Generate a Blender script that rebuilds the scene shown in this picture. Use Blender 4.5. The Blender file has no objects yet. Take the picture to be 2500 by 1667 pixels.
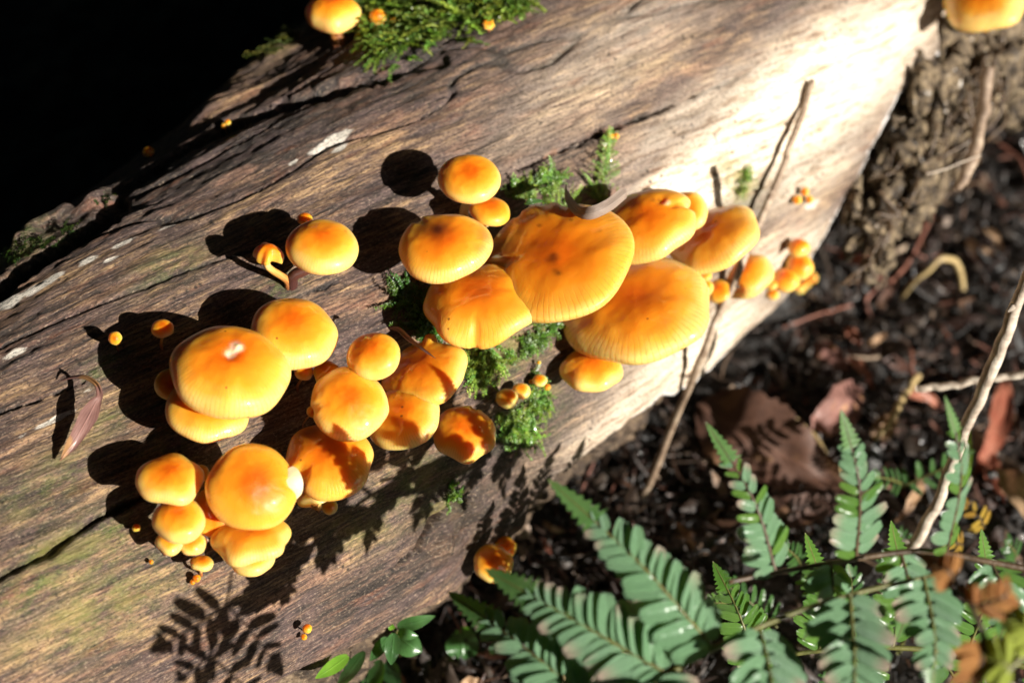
import bpy, math, random
import numpy as np
from mathutils import Vector, Matrix

# ------------------------------------------------------------------ camera, sky, sun, exposure
sc = bpy.context.scene
COL = sc.collection
F_MM = 57.0
PITCH = math.radians(50)
TGT = np.array([0, 0, .131])
CDIR = np.array([0, -math.cos(PITCH), math.sin(PITCH)])
CAM = TGT + .6 * CDIR
VD = -CDIR
VR = np.array([1., 0, 0])
VU = np.array([0, math.sin(PITCH), math.cos(PITCH)])
cd = bpy.data.cameras.new('camera')
cam = bpy.data.objects.new('camera', cd)
COL.objects.link(cam)
cam.location = CAM
cam.rotation_euler = (math.pi / 2 - PITCH, 0, 0)
cd.lens = F_MM
cd.sensor_width = 36
cd.clip_start = .01
cd.clip_end = 200
cd.dof.use_dof = True
cd.dof.focus_distance = .548
cd.dof.aperture_fstop = 7.0
cd.dof.aperture_blades = 7
sc.camera = cam

AX = .867                                              # azimuth of the log
LA = np.array([math.cos(AX), math.sin(AX), 0])         # along the log
LB = np.array([math.sin(AX), -math.cos(AX), 0])        # out of its lit side
LZ = np.array([0, 0, 1.])
SUN = LB + .47 * LZ + .07 * LA
SUN = SUN / np.linalg.norm(SUN)
w = bpy.data.worlds.new('World')
sc.world = w
w.use_nodes = True
wn = w.node_tree
bg = wn.nodes['Background']
sky = wn.nodes.new('ShaderNodeTexSky')
sky.sky_type = 'NISHITA'
sky.sun_disc = False
sky.sun_elevation = math.asin(SUN[2])
sky.sun_rotation = math.atan2(SUN[0], SUN[1])
wn.links.new(sky.outputs[0], bg.inputs[0])
bg.inputs[1].default_value = .05
sl = bpy.data.lights.new('sun', 'SUN')
sl.energy = 5.0
sl.angle = math.radians(.5)
sl.color = (1, .95, .86)
so = bpy.data.objects.new('sun', sl)
COL.objects.link(so)
so.rotation_euler = Vector(SUN).to_track_quat('Z', 'Y').to_euler()
so.location = (1, -1, 1)
sc.view_settings.view_transform = 'Standard'
sc.view_settings.look = 'None'
sc.view_settings.exposure = 1.0
sc.view_settings.gamma = 1
sc.view_settings.use_curve_mapping = False
sc.cycles.use_denoising = True
sc.cycles.max_bounces = 8
sc.cycles.transparent_max_bounces = 8
sc.cycles.sample_clamp_indirect = 4

rnd = random.Random(7)
rng = np.random.default_rng(7)


# ------------------------------------------------------------------ geometry helpers
def nrm(v):
    v = np.asarray(v, float)
    return v / (np.linalg.norm(v) + 1e-12)


def ray(px, py):
    k = 36 / 2500 / F_MM
    return VD + VR * ((px - 1250) * k) - VU * ((py - 833.5) * k)   # unit view depth


def at(px, py, depth):
    return CAM + ray(px, py) * depth


def proj(P):
    v = P - CAM
    z = v @ VD
    k = 2500 / 36 * F_MM
    return 1250 + (v @ VR) / z * k, 833.5 - (v @ VU) / z * k


_tabs = {}


def vn(x, y, seed=0):
    """value noise in -1..1"""
    if seed not in _tabs:
        _tabs[seed] = np.random.default_rng(1000 + seed).random((256, 256))
    T = _tabs[seed]
    xi = np.floor(x); yi = np.floor(y)
    fx = x - xi; fy = y - yi
    fx = fx * fx * (3 - 2 * fx); fy = fy * fy * (3 - 2 * fy)
    a = xi.astype(int) % 256; b = yi.astype(int) % 256
    a1 = (a + 1) % 256; b1 = (b + 1) % 256
    v = (T[a, b] * (1 - fx) + T[a1, b] * fx) * (1 - fy) + (T[a, b1] * (1 - fx) + T[a1, b1] * fx) * fy
    return v * 2 - 1


def fbm(x, y, octv=4, seed=0):
    s = 0; a = 1; n = 0
    for i in range(octv):
        s = s + a * vn(x * 2 ** i + 17 * i, y * 2 ** i + 31 * i, seed + i)
        n += a; a *= .5
    return s / n


def sstep(a, b, x):
    t = np.clip((x - a) / (b - a), 0, 1)
    return t * t * (3 - 2 * t)


def grid_faces(nu, nv, wrap_v=False, wrap_u=False):
    iu = np.arange(nu if wrap_u else nu - 1)
    iv = np.arange(nv if wrap_v else nv - 1)
    I, J = np.meshgrid(iu, iv, indexing='ij')
    I1 = (I + 1) % nu; J1 = (J + 1) % nv
    return np.stack([I * nv + J, I1 * nv + J, I1 * nv + J1, I * nv + J1], -1).reshape(-1, 4)


def mesh_of(name, V, F, uv=None, cols=None, smooth=True):
    V = np.asarray(V, np.float32)
    me = bpy.data.meshes.new(name)
    Fs = F if isinstance(F, list) else [F]
    Fs = [np.asarray(f, np.int32) for f in Fs if len(f)]
    loops = np.concatenate([f.ravel() for f in Fs])
    tot = np.concatenate([np.full(len(f), f.shape[1], np.int32) for f in Fs])
    start = np.concatenate([[0], np.cumsum(tot)[:-1]]).astype(np.int32)
    me.vertices.add(len(V)); me.vertices.foreach_set('co', V.ravel())
    me.loops.add(len(loops)); me.loops.foreach_set('vertex_index', loops)
    me.polygons.add(len(tot)); me.polygons.foreach_set('loop_start', start)
    if smooth:
        me.polygons.foreach_set('use_smooth', np.ones(len(tot), bool))
    if uv is not None:
        l = me.uv_layers.new(name='grain')
        l.data.foreach_set('uv', np.asarray(uv, np.float32)[loops].ravel())
    if cols:
        for k, c in cols.items():
            a = me.color_attributes.new(k, 'FLOAT_COLOR', 'POINT')
            a.data.foreach_set('color', np.asarray(c, np.float32).ravel())
    me.update(calc_edges=True)
    return me


ORG = {}


def link(o, parent=None):
    COL.objects.link(o)
    if parent is not None:
        o.parent = parent
    return o


def tag(o, label=None, cat=None, group=None, kind=None):
    if label: o['label'] = label
    if cat: o['category'] = cat
    if group: o['group'] = group
    if kind: o['kind'] = kind
    return o


def empty(name, loc):
    o = bpy.data.objects.new(name, None)
    o.empty_display_size = .005
    o.location = loc
    link(o)
    ORG[o.name] = np.asarray(loc, float)
    return o


def mk(name, V, F, mat, parent=None, loc=None, **kw):
    """one mesh object from world coordinates; origin at loc or at its parent's origin"""
    V = np.asarray(V, float)
    if parent is not None:
        org = ORG[parent.name]
    else:
        org = np.asarray(loc if loc is not None else [0, 0, 0], float)
    me = mesh_of(name, V - org, F, **kw)
    if mat: me.materials.append(mat)
    o = bpy.data.objects.new(name, me)
    link(o, parent)
    if parent is None: o.location = org
    ORG[o.name] = org
    return o


def spline(P, n):
    """Catmull-Rom through the points"""
    P = np.asarray(P, float)
    if len(P) == 2:
        t = np.linspace(0, 1, n)[:, None]
        return P[0] * (1 - t) + P[1] * t
    Q = np.vstack([2 * P[0] - P[1], P, 2 * P[-1] - P[-2]])
    m = len(P) - 1
    out = []
    for g in np.linspace(0, m, n):
        i = min(int(g), m - 1); t = g - i
        a, b, c, d = Q[i:i + 4]
        out.append(.5 * (2 * b + (c - a) * t + (2 * a - 5 * b + 4 * c - d) * t * t + (3 * b - a - 3 * c + d) * t ** 3))
    return np.array(out)


def frames(C):
    T = np.gradient(C, axis=0)
    T /= np.linalg.norm(T, axis=1)[:, None] + 1e-12
    N = []
    ref = np.cross(T[0], [0.3, .2, 1.]); ref = nrm(ref)
    for t in T:
        ref = ref - t * (ref @ t)
        ref = nrm(ref)
        N.append(ref)
    N = np.array(N)
    return T, N, np.cross(T, N)


def tube(C, rad, seg=8, rough=0., seed=0, caps=True):
    n = len(C)
    rad = np.broadcast_to(np.asarray(rad, float), (n,))
    T, N, B = frames(C)
    a = np.linspace(0, 2 * np.pi, seg, endpoint=False)
    R = rad[:, None] * (1 + rough * vn(np.arange(n)[:, None] * .6 + 0 * a, a[None] * 1.3 + 0 * rad[:, None], seed))
    V = C[:, None] + R[..., None] * (np.cos(a)[None, :, None] * N[:, None] + np.sin(a)[None, :, None] * B[:, None])
    V = V.reshape(-1, 3)
    F = [grid_faces(n, seg, wrap_v=True)]
    if caps:
        V = np.vstack([V, C[0], C[-1]])
        k = np.arange(seg)
        F.append(np.stack([k, (k + 1) % seg, np.full(seg, n * seg)], -1)[:, ::-1])
        F.append(np.stack([k + (n - 1) * seg, (k + 1) % seg + (n - 1) * seg, np.full(seg, n * seg + 1)], -1))
    uv = np.zeros((len(V), 2))
    uv[:n * seg, 0] = np.tile(a / 6.2832, n)
    uv[:n * seg, 1] = np.repeat(np.linspace(0, 1, n), seg)
    uv[-1] = (0, 1)
    return V, F, uv


def ribbon(C, width, nhint, prof=None, cup=.15, m=5, twist=0., wav=0., seed=0):
    """leaf blade along the centreline C, lateral = T x normal hint"""
    n = len(C)
    T = np.gradient(C, axis=0); T /= np.linalg.norm(T, axis=1)[:, None] + 1e-12
    H = np.broadcast_to(np.asarray(nhint, float), C.shape)
    L = np.cross(T, H); L /= np.linalg.norm(L, axis=1)[:, None] + 1e-9
    Nn = np.cross(L, T)
    s = np.linspace(0, 1, n)
    if prof is None:
        prof = np.sin(np.pi * np.clip(s, 0, 1) ** .8) ** .75
    tw = np.linspace(0, twist, n)
    L2 = L * np.cos(tw)[:, None] + Nn * np.sin(tw)[:, None]
    N2 = -L * np.sin(tw)[:, None] + Nn * np.cos(tw)[:, None]
    x = np.linspace(-1, 1, m)
    hw = width / 2 * prof
    V = C[:, None] + L2[:, None] * (hw[:, None] * x[None])[..., None]
    z = cup * hw[:, None] * (x[None] ** 2) + wav * vn(s[:, None] * 7 + 0 * x, x[None] * 1.5 + 0 * s[:, None], seed)
    V = V + N2[:, None] * z[..., None]
    uv = np.stack(np.broadcast_arrays((x[None] + 1) / 2, s[:, None]), -1).reshape(-1, 2)
    return V.reshape(-1, 3), grid_faces(n, m), uv


# ------------------------------------------------------------------ materials
def mat(name):
    m = bpy.data.materials.new(name)
    m.use_nodes = True
    nt = m.node_tree
    return m, nt, nt.nodes['Principled BSDF']


def node(nt, typ, **kw):
    n = nt.nodes.new(typ)
    for k, v in kw.items():
        if k.startswith('i_'):
            key = k[2:]
            n.inputs[int(key) if key.isdigit() else key].default_value = v
        else:
            setattr(n, k, v)
    return n


def ramp(nt, fac, stops):
    r = nt.nodes.new('ShaderNodeValToRGB')
    e = r.color_ramp.elements
    while len(e) < len(stops): e.new(.5)
    for i, (p, c) in enumerate(stops):
        e[i].position = p
        e[i].color = (c, c, c, 1) if isinstance(c, (int, float)) else (*c, 1)
    nt.links.new(fac, r.inputs[0])
    return r.outputs[0]


def mixc(nt, fac, a, b, typ='MIX'):
    n = nt.nodes.new('ShaderNodeMix')
    n.data_type = 'RGBA'; n.blend_type = typ
    for idx, v in ((0, fac), (6, a), (7, b)):
        if isinstance(v, bpy.types.NodeSocket): nt.links.new(v, n.inputs[idx])
        elif idx == 0: n.inputs[0].default_value = v
        else: n.inputs[idx].default_value = (*v, 1)
    return n.outputs[2]


def mth(nt, op, a, b=None, clamp=False):
    n = nt.nodes.new('ShaderNodeMath')
    n.operation = op; n.use_clamp = clamp
    for i, v in enumerate((a, b)):
        if v is None: continue
        if isinstance(v, bpy.types.NodeSocket): nt.links.new(v, n.inputs[i])
        else: n.inputs[i].default_value = v
    return n.outputs[0]


def noise(nt, vec, scale, detail=4, rough=.55, vscale=None, dist=0., loc=(0, 0, 0)):
    if vscale is not None or loc != (0, 0, 0):
        mp = nt.nodes.new('ShaderNodeMapping')
        mp.inputs['Scale'].default_value = vscale or (1, 1, 1)
        mp.inputs['Location'].default_value = loc
        nt.links.new(vec, mp.inputs[0]); vec = mp.outputs[0]
    n = nt.nodes.new('ShaderNodeTexNoise')
    n.inputs['Scale'].default_value = scale
    n.inputs['Detail'].default_value = detail
    n.inputs['Roughness'].default_value = rough
    n.inputs['Distortion'].default_value = dist
    nt.links.new(vec, n.inputs['Vector'])
    return n.outputs['Fac']


def bump(nt, b, h, dist, strength=1.):
    n = nt.nodes.new('ShaderNodeBump')
    n.inputs['Distance'].default_value = dist
    n.inputs['Strength'].default_value = strength
    nt.links.new(h, n.inputs['Height'])
    nt.links.new(n.outputs[0], b.inputs['Normal'])
    return n


def m_wood():
    m, nt, b = mat('weathered_wood')
    uv = node(nt, 'ShaderNodeUVMap', uv_map='grain').outputs[0]
    A = node(nt, 'ShaderNodeAttribute', attribute_name='stain_glare')
    B = node(nt, 'ShaderNodeAttribute', attribute_name='stain_b')
    sa = node(nt, 'ShaderNodeSeparateColor'); nt.links.new(A.outputs[0], sa.inputs[0])
    sb = node(nt, 'ShaderNodeSeparateColor'); nt.links.new(B.outputs[0], sb.inputs[0])
    pale, green, wet, crust = sa.outputs[0], sa.outputs[1], sa.outputs[2], A.outputs['Alpha']
    rot, tan, edge = sb.outputs[0], sb.outputs[1], sb.outputs[2]
    fine = noise(nt, uv, 1, 5, .65, (110, 1050, 1))
    med = noise(nt, uv, 1, 5, .6, (42, 420, 1), loc=(3, 1, 0))
    big = noise(nt, uv, 1, 3, .5, (11, 48, 1), loc=(7, 2, 0))
    grit = noise(nt, uv, 1900, 3, .7)
    blot = noise(nt, uv, 1, 5, .6, (38, 85, 1), loc=(1, 9, 0))
    t = mth(nt, 'ADD', mth(nt, 'MULTIPLY', med, .7), mth(nt, 'MULTIPLY', fine, .72))
    t = mth(nt, 'ADD', t, mth(nt, 'MULTIPLY', big, .55))
    t = mth(nt, 'ADD', t, mth(nt, 'MULTIPLY', tan, .13))
    t = mth(nt, 'SUBTRACT', t, mth(nt, 'MULTIPLY', wet, .35))
    c = ramp(nt, mth(nt, 'SUBTRACT', t, .51), [(.22, (.016, .012, .011)), (.37, (.055, .042, .035)), (.47, (.125, .078, .058)),
                                              (.55, (.215, .14, .088)), (.63, (.37, .24, .125)), (.78, (.56, .39, .21))])
    sal = noise(nt, uv, 1, 4, .6, (24, 100, 1), loc=(8, 3, 0))
    c = mixc(nt, ramp(nt, sal, [(.52, 0.), (.64, .55)]), c, mixc(nt, ramp(nt, fine, [(.38, 0.), (.6, 1.)]), (.07, .035, .03), (.36, .20, .135)))
    # purplish brown and reddish blotches
    c = mixc(nt, mth(nt, 'MULTIPLY', ramp(nt, blot, [(.47, 0.), (.58, .85)]), .9), c, mixc(nt, ramp(nt, fine, [(.36, 0.), (.62, 1.)]), (.028, .020, .022), (.135, .092, .086)))
    red = noise(nt, uv, 1, 4, .6, (30, 130, 1), loc=(4, 4, 0))
    c = mixc(nt, ramp(nt, red, [(.60, 0.), (.68, .5)]), c, (.24, .10, .055))
    # pale bare wood, whitened further to paint in the sun's glare
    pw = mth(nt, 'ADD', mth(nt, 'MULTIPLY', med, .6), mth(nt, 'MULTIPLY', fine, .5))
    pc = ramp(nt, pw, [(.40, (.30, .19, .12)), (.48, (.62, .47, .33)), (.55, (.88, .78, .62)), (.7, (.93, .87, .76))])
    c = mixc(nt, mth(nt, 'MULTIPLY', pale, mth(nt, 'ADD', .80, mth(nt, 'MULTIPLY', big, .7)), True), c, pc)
    # algae film
    gn = noise(nt, uv, 1, 6, .7, (160, 260, 1))
    c = mixc(nt, mth(nt, 'MULTIPLY', green, ramp(nt, gn, [(.42, 0.), (.6, 1.)])), c, mixc(nt, grit, (.035, .075, .012), (.15, .20, .045)))
    # rot under the edge
    rn = noise(nt, uv, 1, 6, .7, (90, 90, 1))
    rc = ramp(nt, rn, [(.3, (.018, .012, .009)), (.48, (.06, .04, .026)), (.58, (.15, .105, .065)), (.72, (.32, .25, .17))])
    c = mixc(nt, rot, c, rc)
    # white crust and mycelium rim
    cn = noise(nt, uv, 1, 5, .7, (70, 220, 1))
    c = mixc(nt, ramp(nt, mth(nt, 'ADD', crust, mth(nt, 'MULTIPLY', mth(nt, 'SUBTRACT', cn, .5), 1.3)), [(.45, 0.), (.6, 1.)]), c,
             mixc(nt, grit, (.50, .47, .40), (.80, .77, .70)))
    c = mixc(nt, ramp(nt, mth(nt, 'ADD', edge, mth(nt, 'MULTIPLY', mth(nt, 'SUBTRACT', cn, .5), 1.1)), [(.45, 0.), (.65, 1.)]), c, (.72, .72, .72))
    # dark specks
    sp = node(nt, 'ShaderNodeTexVoronoi', feature='F1'); sp.inputs['Scale'].default_value = 260
    nt.links.new(uv, sp.inputs['Vector'])
    sp2 = noise(nt, uv, 40, 2)
    dk = mth(nt, 'MULTIPLY', ramp(nt, sp.outputs['Distance'], [(.12, 1.), (.24, 0.)]), ramp(nt, sp2, [(.54, 0.), (.60, .9)]))
    c = mixc(nt, dk, c, (.018, .014, .012))
    gs = noise(nt, uv, 1, 3, .75, (650, 1300, 1), loc=(2, 2, 0))
    c = mixc(nt, ramp(nt, gs, [(.53, 0.), (.62, .8)]), c, (.03, .023, .02))
    c = mixc(nt, ramp(nt, gs, [(.34, .35), (.43, 0.)]), c, (.62, .50, .36))
    nt.links.new(c, b.inputs['Base Color'])
    r = mth(nt, 'SUBTRACT', .72, mth(nt, 'MULTIPLY', wet, .42), True)
    nt.links.new(mth(nt, 'ADD', r, mth(nt, 'MULTIPLY', mth(nt, 'SUBTRACT', grit, .5), .3), True), b.inputs['Roughness'])
    b.inputs['Specular IOR Level'].default_value = .4
    yl = noise(nt, uv, 1, 5, .65, (28, 75, 1), loc=(5, 6, 0))
    c2 = mixc(nt, mth(nt, 'MULTIPLY', ramp(nt, yl, [(.5, 0.), (.62, .8)]), green), c, mixc(nt, fine, (.12, .12, .03), (.42, .36, .12)))
    nt.links.new(mixc(nt, 1., c2, (1.03, .985, .96), 'MULTIPLY'), b.inputs['Base Color'])
    h = mth(nt, 'ADD', mth(nt, 'MULTIPLY', fine, .6), mth(nt, 'MULTIPLY', grit, .45))
    h = mth(nt, 'ADD', h, mth(nt, 'MULTIPLY', med, .8))
    bump(nt, b, h, .0013, 1.)
    return m


def m_cap():
    m, nt, b = mat('cap_skin')
    uv = node(nt, 'ShaderNodeUVMap', uv_map='grain').outputs[0]
    su = node(nt, 'ShaderNodeSeparateXYZ'); nt.links.new(uv, su.inputs[0])
    ang, rho = su.outputs[0], su.outputs[1]
    A = node(nt, 'ShaderNodeAttribute', attribute_name='stain')
    s = node(nt, 'ShaderNodeSeparateColor'); nt.links.new(A.outputs[0], s.inputs[0])
    stain, flesh, deep = s.outputs
    oi = node(nt, 'ShaderNodeObjectInfo')
    oc = node(nt, 'ShaderNodeSeparateColor'); nt.links.new(oi.outputs['Color'], oc.inputs[0])
    obj = node(nt, 'ShaderNodeTexCoord').outputs['Object']
    big = noise(nt, obj, 70, 3, .5, loc=(.3, .1, 0))
    fine = noise(nt, obj, 420, 4, .6)
    f = mth(nt, 'ADD', rho, mth(nt, 'MULTIPLY', mth(nt, 'SUBTRACT', big, .5), .48))
    f = mth(nt, 'SUBTRACT', f, mth(nt, 'MULTIPLY', deep, .36))
    f = mth(nt, 'ADD', f, mth(nt, 'MULTIPLY', mth(nt, 'SUBTRACT', oc.outputs[0], .5), .9))
    c = ramp(nt, f, [(0., (.66, .125, .003)), (.25, (.77, .20, .006)), (.58, (.84, .28, .013)), (.82, (.87, .39, .042)), (1., (.88, .55, .16))])
    # striate margin
    aj = mth(nt, 'ADD', mth(nt, 'MULTIPLY', ang, 6.28318 * 74), mth(nt, 'MULTIPLY', noise(nt, obj, 160, 2), 5.))
    st = mth(nt, 'SINE', aj)
    st = ramp(nt, mth(nt, 'ADD', mth(nt, 'MULTIPLY', st, .5), mth(nt, 'MULTIPLY', fine, .5)), [(.55, 0.), (.8, 1.)])
    sm = mth(nt, 'MULTIPLY', ramp(nt, mth(nt, 'ADD', rho, mth(nt, 'MULTIPLY', mth(nt, 'SUBTRACT', fine, .5), .3)), [(.62, 0.), (.86, 1.)]), oc.outputs[1])
    c = mixc(nt, mth(nt, 'MULTIPLY', mth(nt, 'MULTIPLY', st, sm), .55), c, (.62, .27, .03))
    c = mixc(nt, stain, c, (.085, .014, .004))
    c = mixc(nt, flesh, c, (.86, .72, .48))
    v = node(nt, 'ShaderNodeTexVoronoi'); v.inputs['Scale'].default_value = 330
    nt.links.new(obj, v.inputs['Vector'])
    vc = node(nt, 'ShaderNodeSeparateColor'); nt.links.new(v.outputs['Color'], vc.inputs[0])
    dk = mth(nt, 'MULTIPLY', ramp(nt, v.outputs['Distance'], [(.10, 1.), (.2, 0.)]), ramp(nt, vc.outputs[0], [(.955, 0.), (.965, .8)]))
    c = mixc(nt, dk, c, (.10, .025, .006))
    nt.links.new(c, b.inputs['Base Color'])
    b.inputs['Subsurface Weight'].default_value = .65
    b.inputs['Subsurface Radius'].default_value = (1, .42, .10)
    b.inputs['Subsurface Scale'].default_value = .008
    b.inputs['Roughness'].default_value = .45
    b.inputs['Specular IOR Level'].default_value = .25
    b.inputs['Coat Weight'].default_value = .8
    b.inputs['Coat Roughness'].default_value = .025
    h = mth(nt, 'ADD', mth(nt, 'MULTIPLY', fine, .5), mth(nt, 'MULTIPLY', big, .9))
    h = mth(nt, 'SUBTRACT', h, mth(nt, 'MULTIPLY', mth(nt, 'MULTIPLY', st, sm), .2))
    bump(nt, b, h, .0006, .5)
    return m


def m_gill():
    m, nt, b = mat('gill_flesh')
    obj = node(nt, 'ShaderNodeTexCoord').outputs['Object']
    c = mixc(nt, noise(nt, obj, 200, 3), (.72, .50, .22), (.86, .72, .46))
    nt.links.new(c, b.inputs['Base Color'])
    b.inputs['Roughness'].default_value = .5
    b.inputs['Subsurface Weight'].default_value = .3
    b.inputs['Subsurface Radius'].default_value = (1, .5, .2)
    b.inputs['Subsurface Scale'].default_value = .003
    return m


def m_stem():
    m, nt, b = mat('velvet_stem')
    uv = node(nt, 'ShaderNodeUVMap', uv_map='grain').outputs[0]
    su = node(nt, 'ShaderNodeSeparateXYZ'); nt.links.new(uv, su.inputs[0])
    oi = node(nt, 'ShaderNodeObjectInfo')
    oc = node(nt, 'ShaderNodeSeparateColor'); nt.links.new(oi.outputs['Color'], oc.inputs[0])
    n = noise(nt, uv, 1, 4, .6, (30, 6, 1))
    f = mth(nt, 'ADD', su.outputs[1], mth(nt, 'MULTIPLY', mth(nt, 'SUBTRACT', n, .5), .4))
    f = mth(nt, 'ADD', f, mth(nt, 'MULTIPLY', mth(nt, 'SUBTRACT', oc.outputs[0], .5), .8))
    c = ramp(nt, f, [(.0, (.055, .016, .012)), (.3, (.13, .04, .022)), (.55, (.40, .14, .03)), (.8, (.66, .34, .07)), (1., (.80, .58, .25))])
    nt.links.new(c, b.inputs['Base Color'])
    b.inputs['Roughness'].default_value = .55
    b.inputs['Subsurface Weight'].default_value = .15
    b.inputs['Subsurface Scale'].default_value = .002
    bump(nt, b, n, .0005, .6)
    return m


def m_leaf(name, c1, c2, rough=.35, trans=.3, tc=(.25, .45, .05), veins=True, tipc=None, spots=None, coat=0.):
    m, nt, b = mat(name)
    uv = node(nt, 'ShaderNodeUVMap', uv_map='grain').outputs[0]
    obj = node(nt, 'ShaderNodeTexCoord').outputs['Object']
    su = node(nt, 'ShaderNodeSeparateXYZ'); nt.links.new(uv, su.inputs[0])
    n = noise(nt, obj, 120, 5, .6)
    oi = node(nt, 'ShaderNodeObjectInfo')
    f = mth(nt, 'ADD', n, mth(nt, 'MULTIPLY', mth(nt, 'SUBTRACT', oi.outputs['Random'], .5), .35))
    c = mixc(nt, ramp(nt, f, [(.3, 0.), (.7, 1.)]), c1, c2)
    if tipc:
        tf = mth(nt, 'MULTIPLY', ramp(nt, mth(nt, 'ADD', su.outputs[1], mth(nt, 'SUBTRACT', n, .5)), [(.55, 0.), (.95, 1.)]), ramp(nt, oi.outputs['Random'], [(.55, 0.), (.8, 1.)]))
        c = mixc(nt, tf, c, tipc)
    if spots:
        v = noise(nt, obj, 75, 2, .4, loc=(.7, .2, .1))
        c = mixc(nt, ramp(nt, v, [(.60, 0.), (.66, .9)]), c, spots)
    hgt = n
    if veins:
        mid = mth(nt, 'ABSOLUTE', mth(nt, 'SUBTRACT', su.outputs[0], .5))
        mr = ramp(nt, mid, [(.015, 1.), (.05, 0.)])
        vv = mth(nt, 'SINE', mth(nt, 'ADD', mth(nt, 'MULTIPLY', su.outputs[1], 62), mth(nt, 'MULTIPLY', mid, -40)))
        vr = ramp(nt, vv, [(.75, 0.), (.98, .5)])
        vm = mth(nt, 'MAXIMUM', mr, vr)
        c = mixc(nt, mth(nt, 'MULTIPLY', vm, .35), c, tuple(min(1, x * 1.9 + .02) for x in c2))
        hgt = mth(nt, 'SUBTRACT', n, mth(nt, 'MULTIPLY', vm, .7))
    nt.links.new(c, b.inputs['Base Color'])
    b.inputs['Roughness'].default_value = rough
    b.inputs['Coat Weight'].default_value = coat
    b.inputs['Coat Roughness'].default_value = .2
    bump(nt, b, hgt, .0005, .7)
    if trans > 0:
        tr = node(nt, 'ShaderNodeBsdfTranslucent')
        tr.inputs[0].default_value = (*tc, 1)
        mx = node(nt, 'ShaderNodeMixShader'); mx.inputs[0].default_value = trans
        nt.links.new(b.outputs[0], mx.inputs[1]); nt.links.new(tr.outputs[0], mx.inputs[2])
        nt.links.new(mx.outputs[0], nt.nodes['Material Output'].inputs[0])
    return m


def m_plain(name, stops, scale=200, rough=.6, bd=.0006, vscale=None, coord='Object', coat=0., detail=5):
    m, nt, b = mat(name)
    if coord == 'UV':
        v = node(nt, 'ShaderNodeUVMap', uv_map='grain').outputs[0]
    else:
        v = node(nt, 'ShaderNodeTexCoord').outputs['Object']
    n = noise(nt, v, scale, detail, .65, vscale)
    oi = node(nt, 'ShaderNodeObjectInfo')
    f = mth(nt, 'ADD', n, mth(nt, 'MULTIPLY', mth(nt, 'SUBTRACT', oi.outputs['Random'], .5), .12))
    nt.links.new(ramp(nt, f, stops), b.inputs['Base Color'])
    b.inputs['Roughness'].default_value = rough
    b.inputs['Coat Weight'].default_value = coat
    b.inputs['Coat Roughness'].default_value = .15
    bump(nt, b, n, bd)
    return m


def m_tinted(name, rough=.55, trans=0., coat=0.):
    """colour carried by each piece's own 'tint' attribute (leaf bits, crumbs, moss blades)"""
    m, nt, b = mat(name)
    A = node(nt, 'ShaderNodeAttribute', attribute_name='tint')
    obj = node(nt, 'ShaderNodeTexCoord').outputs['Object']
    n = noise(nt, obj, 500, 4, .6)
    c = mixc(nt, mth(nt, 'MULTIPLY', n, .8), A.outputs[0], (.25, .22, .2), 'MULTIPLY')
    nt.links.new(c, b.inputs['Base Color'])
    b.inputs['Roughness'].default_value = rough
    b.inputs['Coat Weight'].default_value = coat
    b.inputs['Coat Roughness'].default_value = .12
    bump(nt, b, n, .0006)
    if trans:
        tr = node(nt, 'ShaderNodeBsdfTranslucent'); nt.links.new(c, tr.inputs[0])
        mx = node(nt, 'ShaderNodeMixShader'); mx.inputs[0].default_value = trans
        nt.links.new(b.outputs[0], mx.inputs[1]); nt.links.new(tr.outputs[0], mx.inputs[2])
        nt.links.new(mx.outputs[0], nt.nodes['Material Output'].inputs[0])
    return m


M_WOOD = m_wood()
M_CAP = m_cap()
M_GILL = m_gill()
M_STEM = m_stem()
M_SOIL = m_plain('wet_soil', [(.3, (.003, .0024, .002)), (.5, (.009, .0065, .005)), (.7, (.025, .018, .013))], 130, .6, .002)
M_BITS = m_tinted('litter_bits', .5, 0., .12)
M_MOSS = m_tinted('moss_blades', .38, .25, .2)
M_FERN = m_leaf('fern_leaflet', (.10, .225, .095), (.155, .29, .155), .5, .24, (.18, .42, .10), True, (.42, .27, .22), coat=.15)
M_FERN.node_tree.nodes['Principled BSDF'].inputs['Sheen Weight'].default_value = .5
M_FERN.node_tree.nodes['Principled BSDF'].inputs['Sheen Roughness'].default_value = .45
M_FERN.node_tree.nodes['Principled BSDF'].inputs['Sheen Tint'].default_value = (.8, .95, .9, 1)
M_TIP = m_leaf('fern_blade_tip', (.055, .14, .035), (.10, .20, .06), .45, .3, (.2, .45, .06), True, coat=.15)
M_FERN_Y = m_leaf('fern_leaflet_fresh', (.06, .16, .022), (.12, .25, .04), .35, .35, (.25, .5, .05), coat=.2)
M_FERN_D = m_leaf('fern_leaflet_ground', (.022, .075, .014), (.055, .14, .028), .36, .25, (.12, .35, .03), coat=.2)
M_FERN_GOLD = m_leaf('fern_leaflet_gold', (.36, .19, .02), (.45, .30, .04), .4, .3, (.6, .35, .03))
M_FERN_LIME = m_leaf('fern_leaflet_lime', (.20, .25, .03), (.32, .38, .06), .4, .3, (.5, .5, .05))
M_FERN_PINK = m_leaf('fern_leaflet_pink', (.28, .13, .10), (.42, .24, .18), .4, .2, (.5, .2, .1))
M_FERN_RUST = m_leaf('fern_leaflet_rust', (.27, .10, .03), (.42, .20, .06), .5, .25, (.5, .2, .03))
M_RACHIS = m_plain('fern_stalk', [(.3, (.07, .075, .018)), (.7, (.16, .15, .04))], 150, .5)
M_RACHIS_D = m_plain('fern_stalk_dark', [(.3, (.03, .018, .010)), (.7, (.10, .06, .03))], 150, .45)
M_SEED = m_leaf('seedling_leaf', (.035, .10, .03), (.07, .17, .05), .3, .3, (.2, .5, .03), coat=.3)
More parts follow.
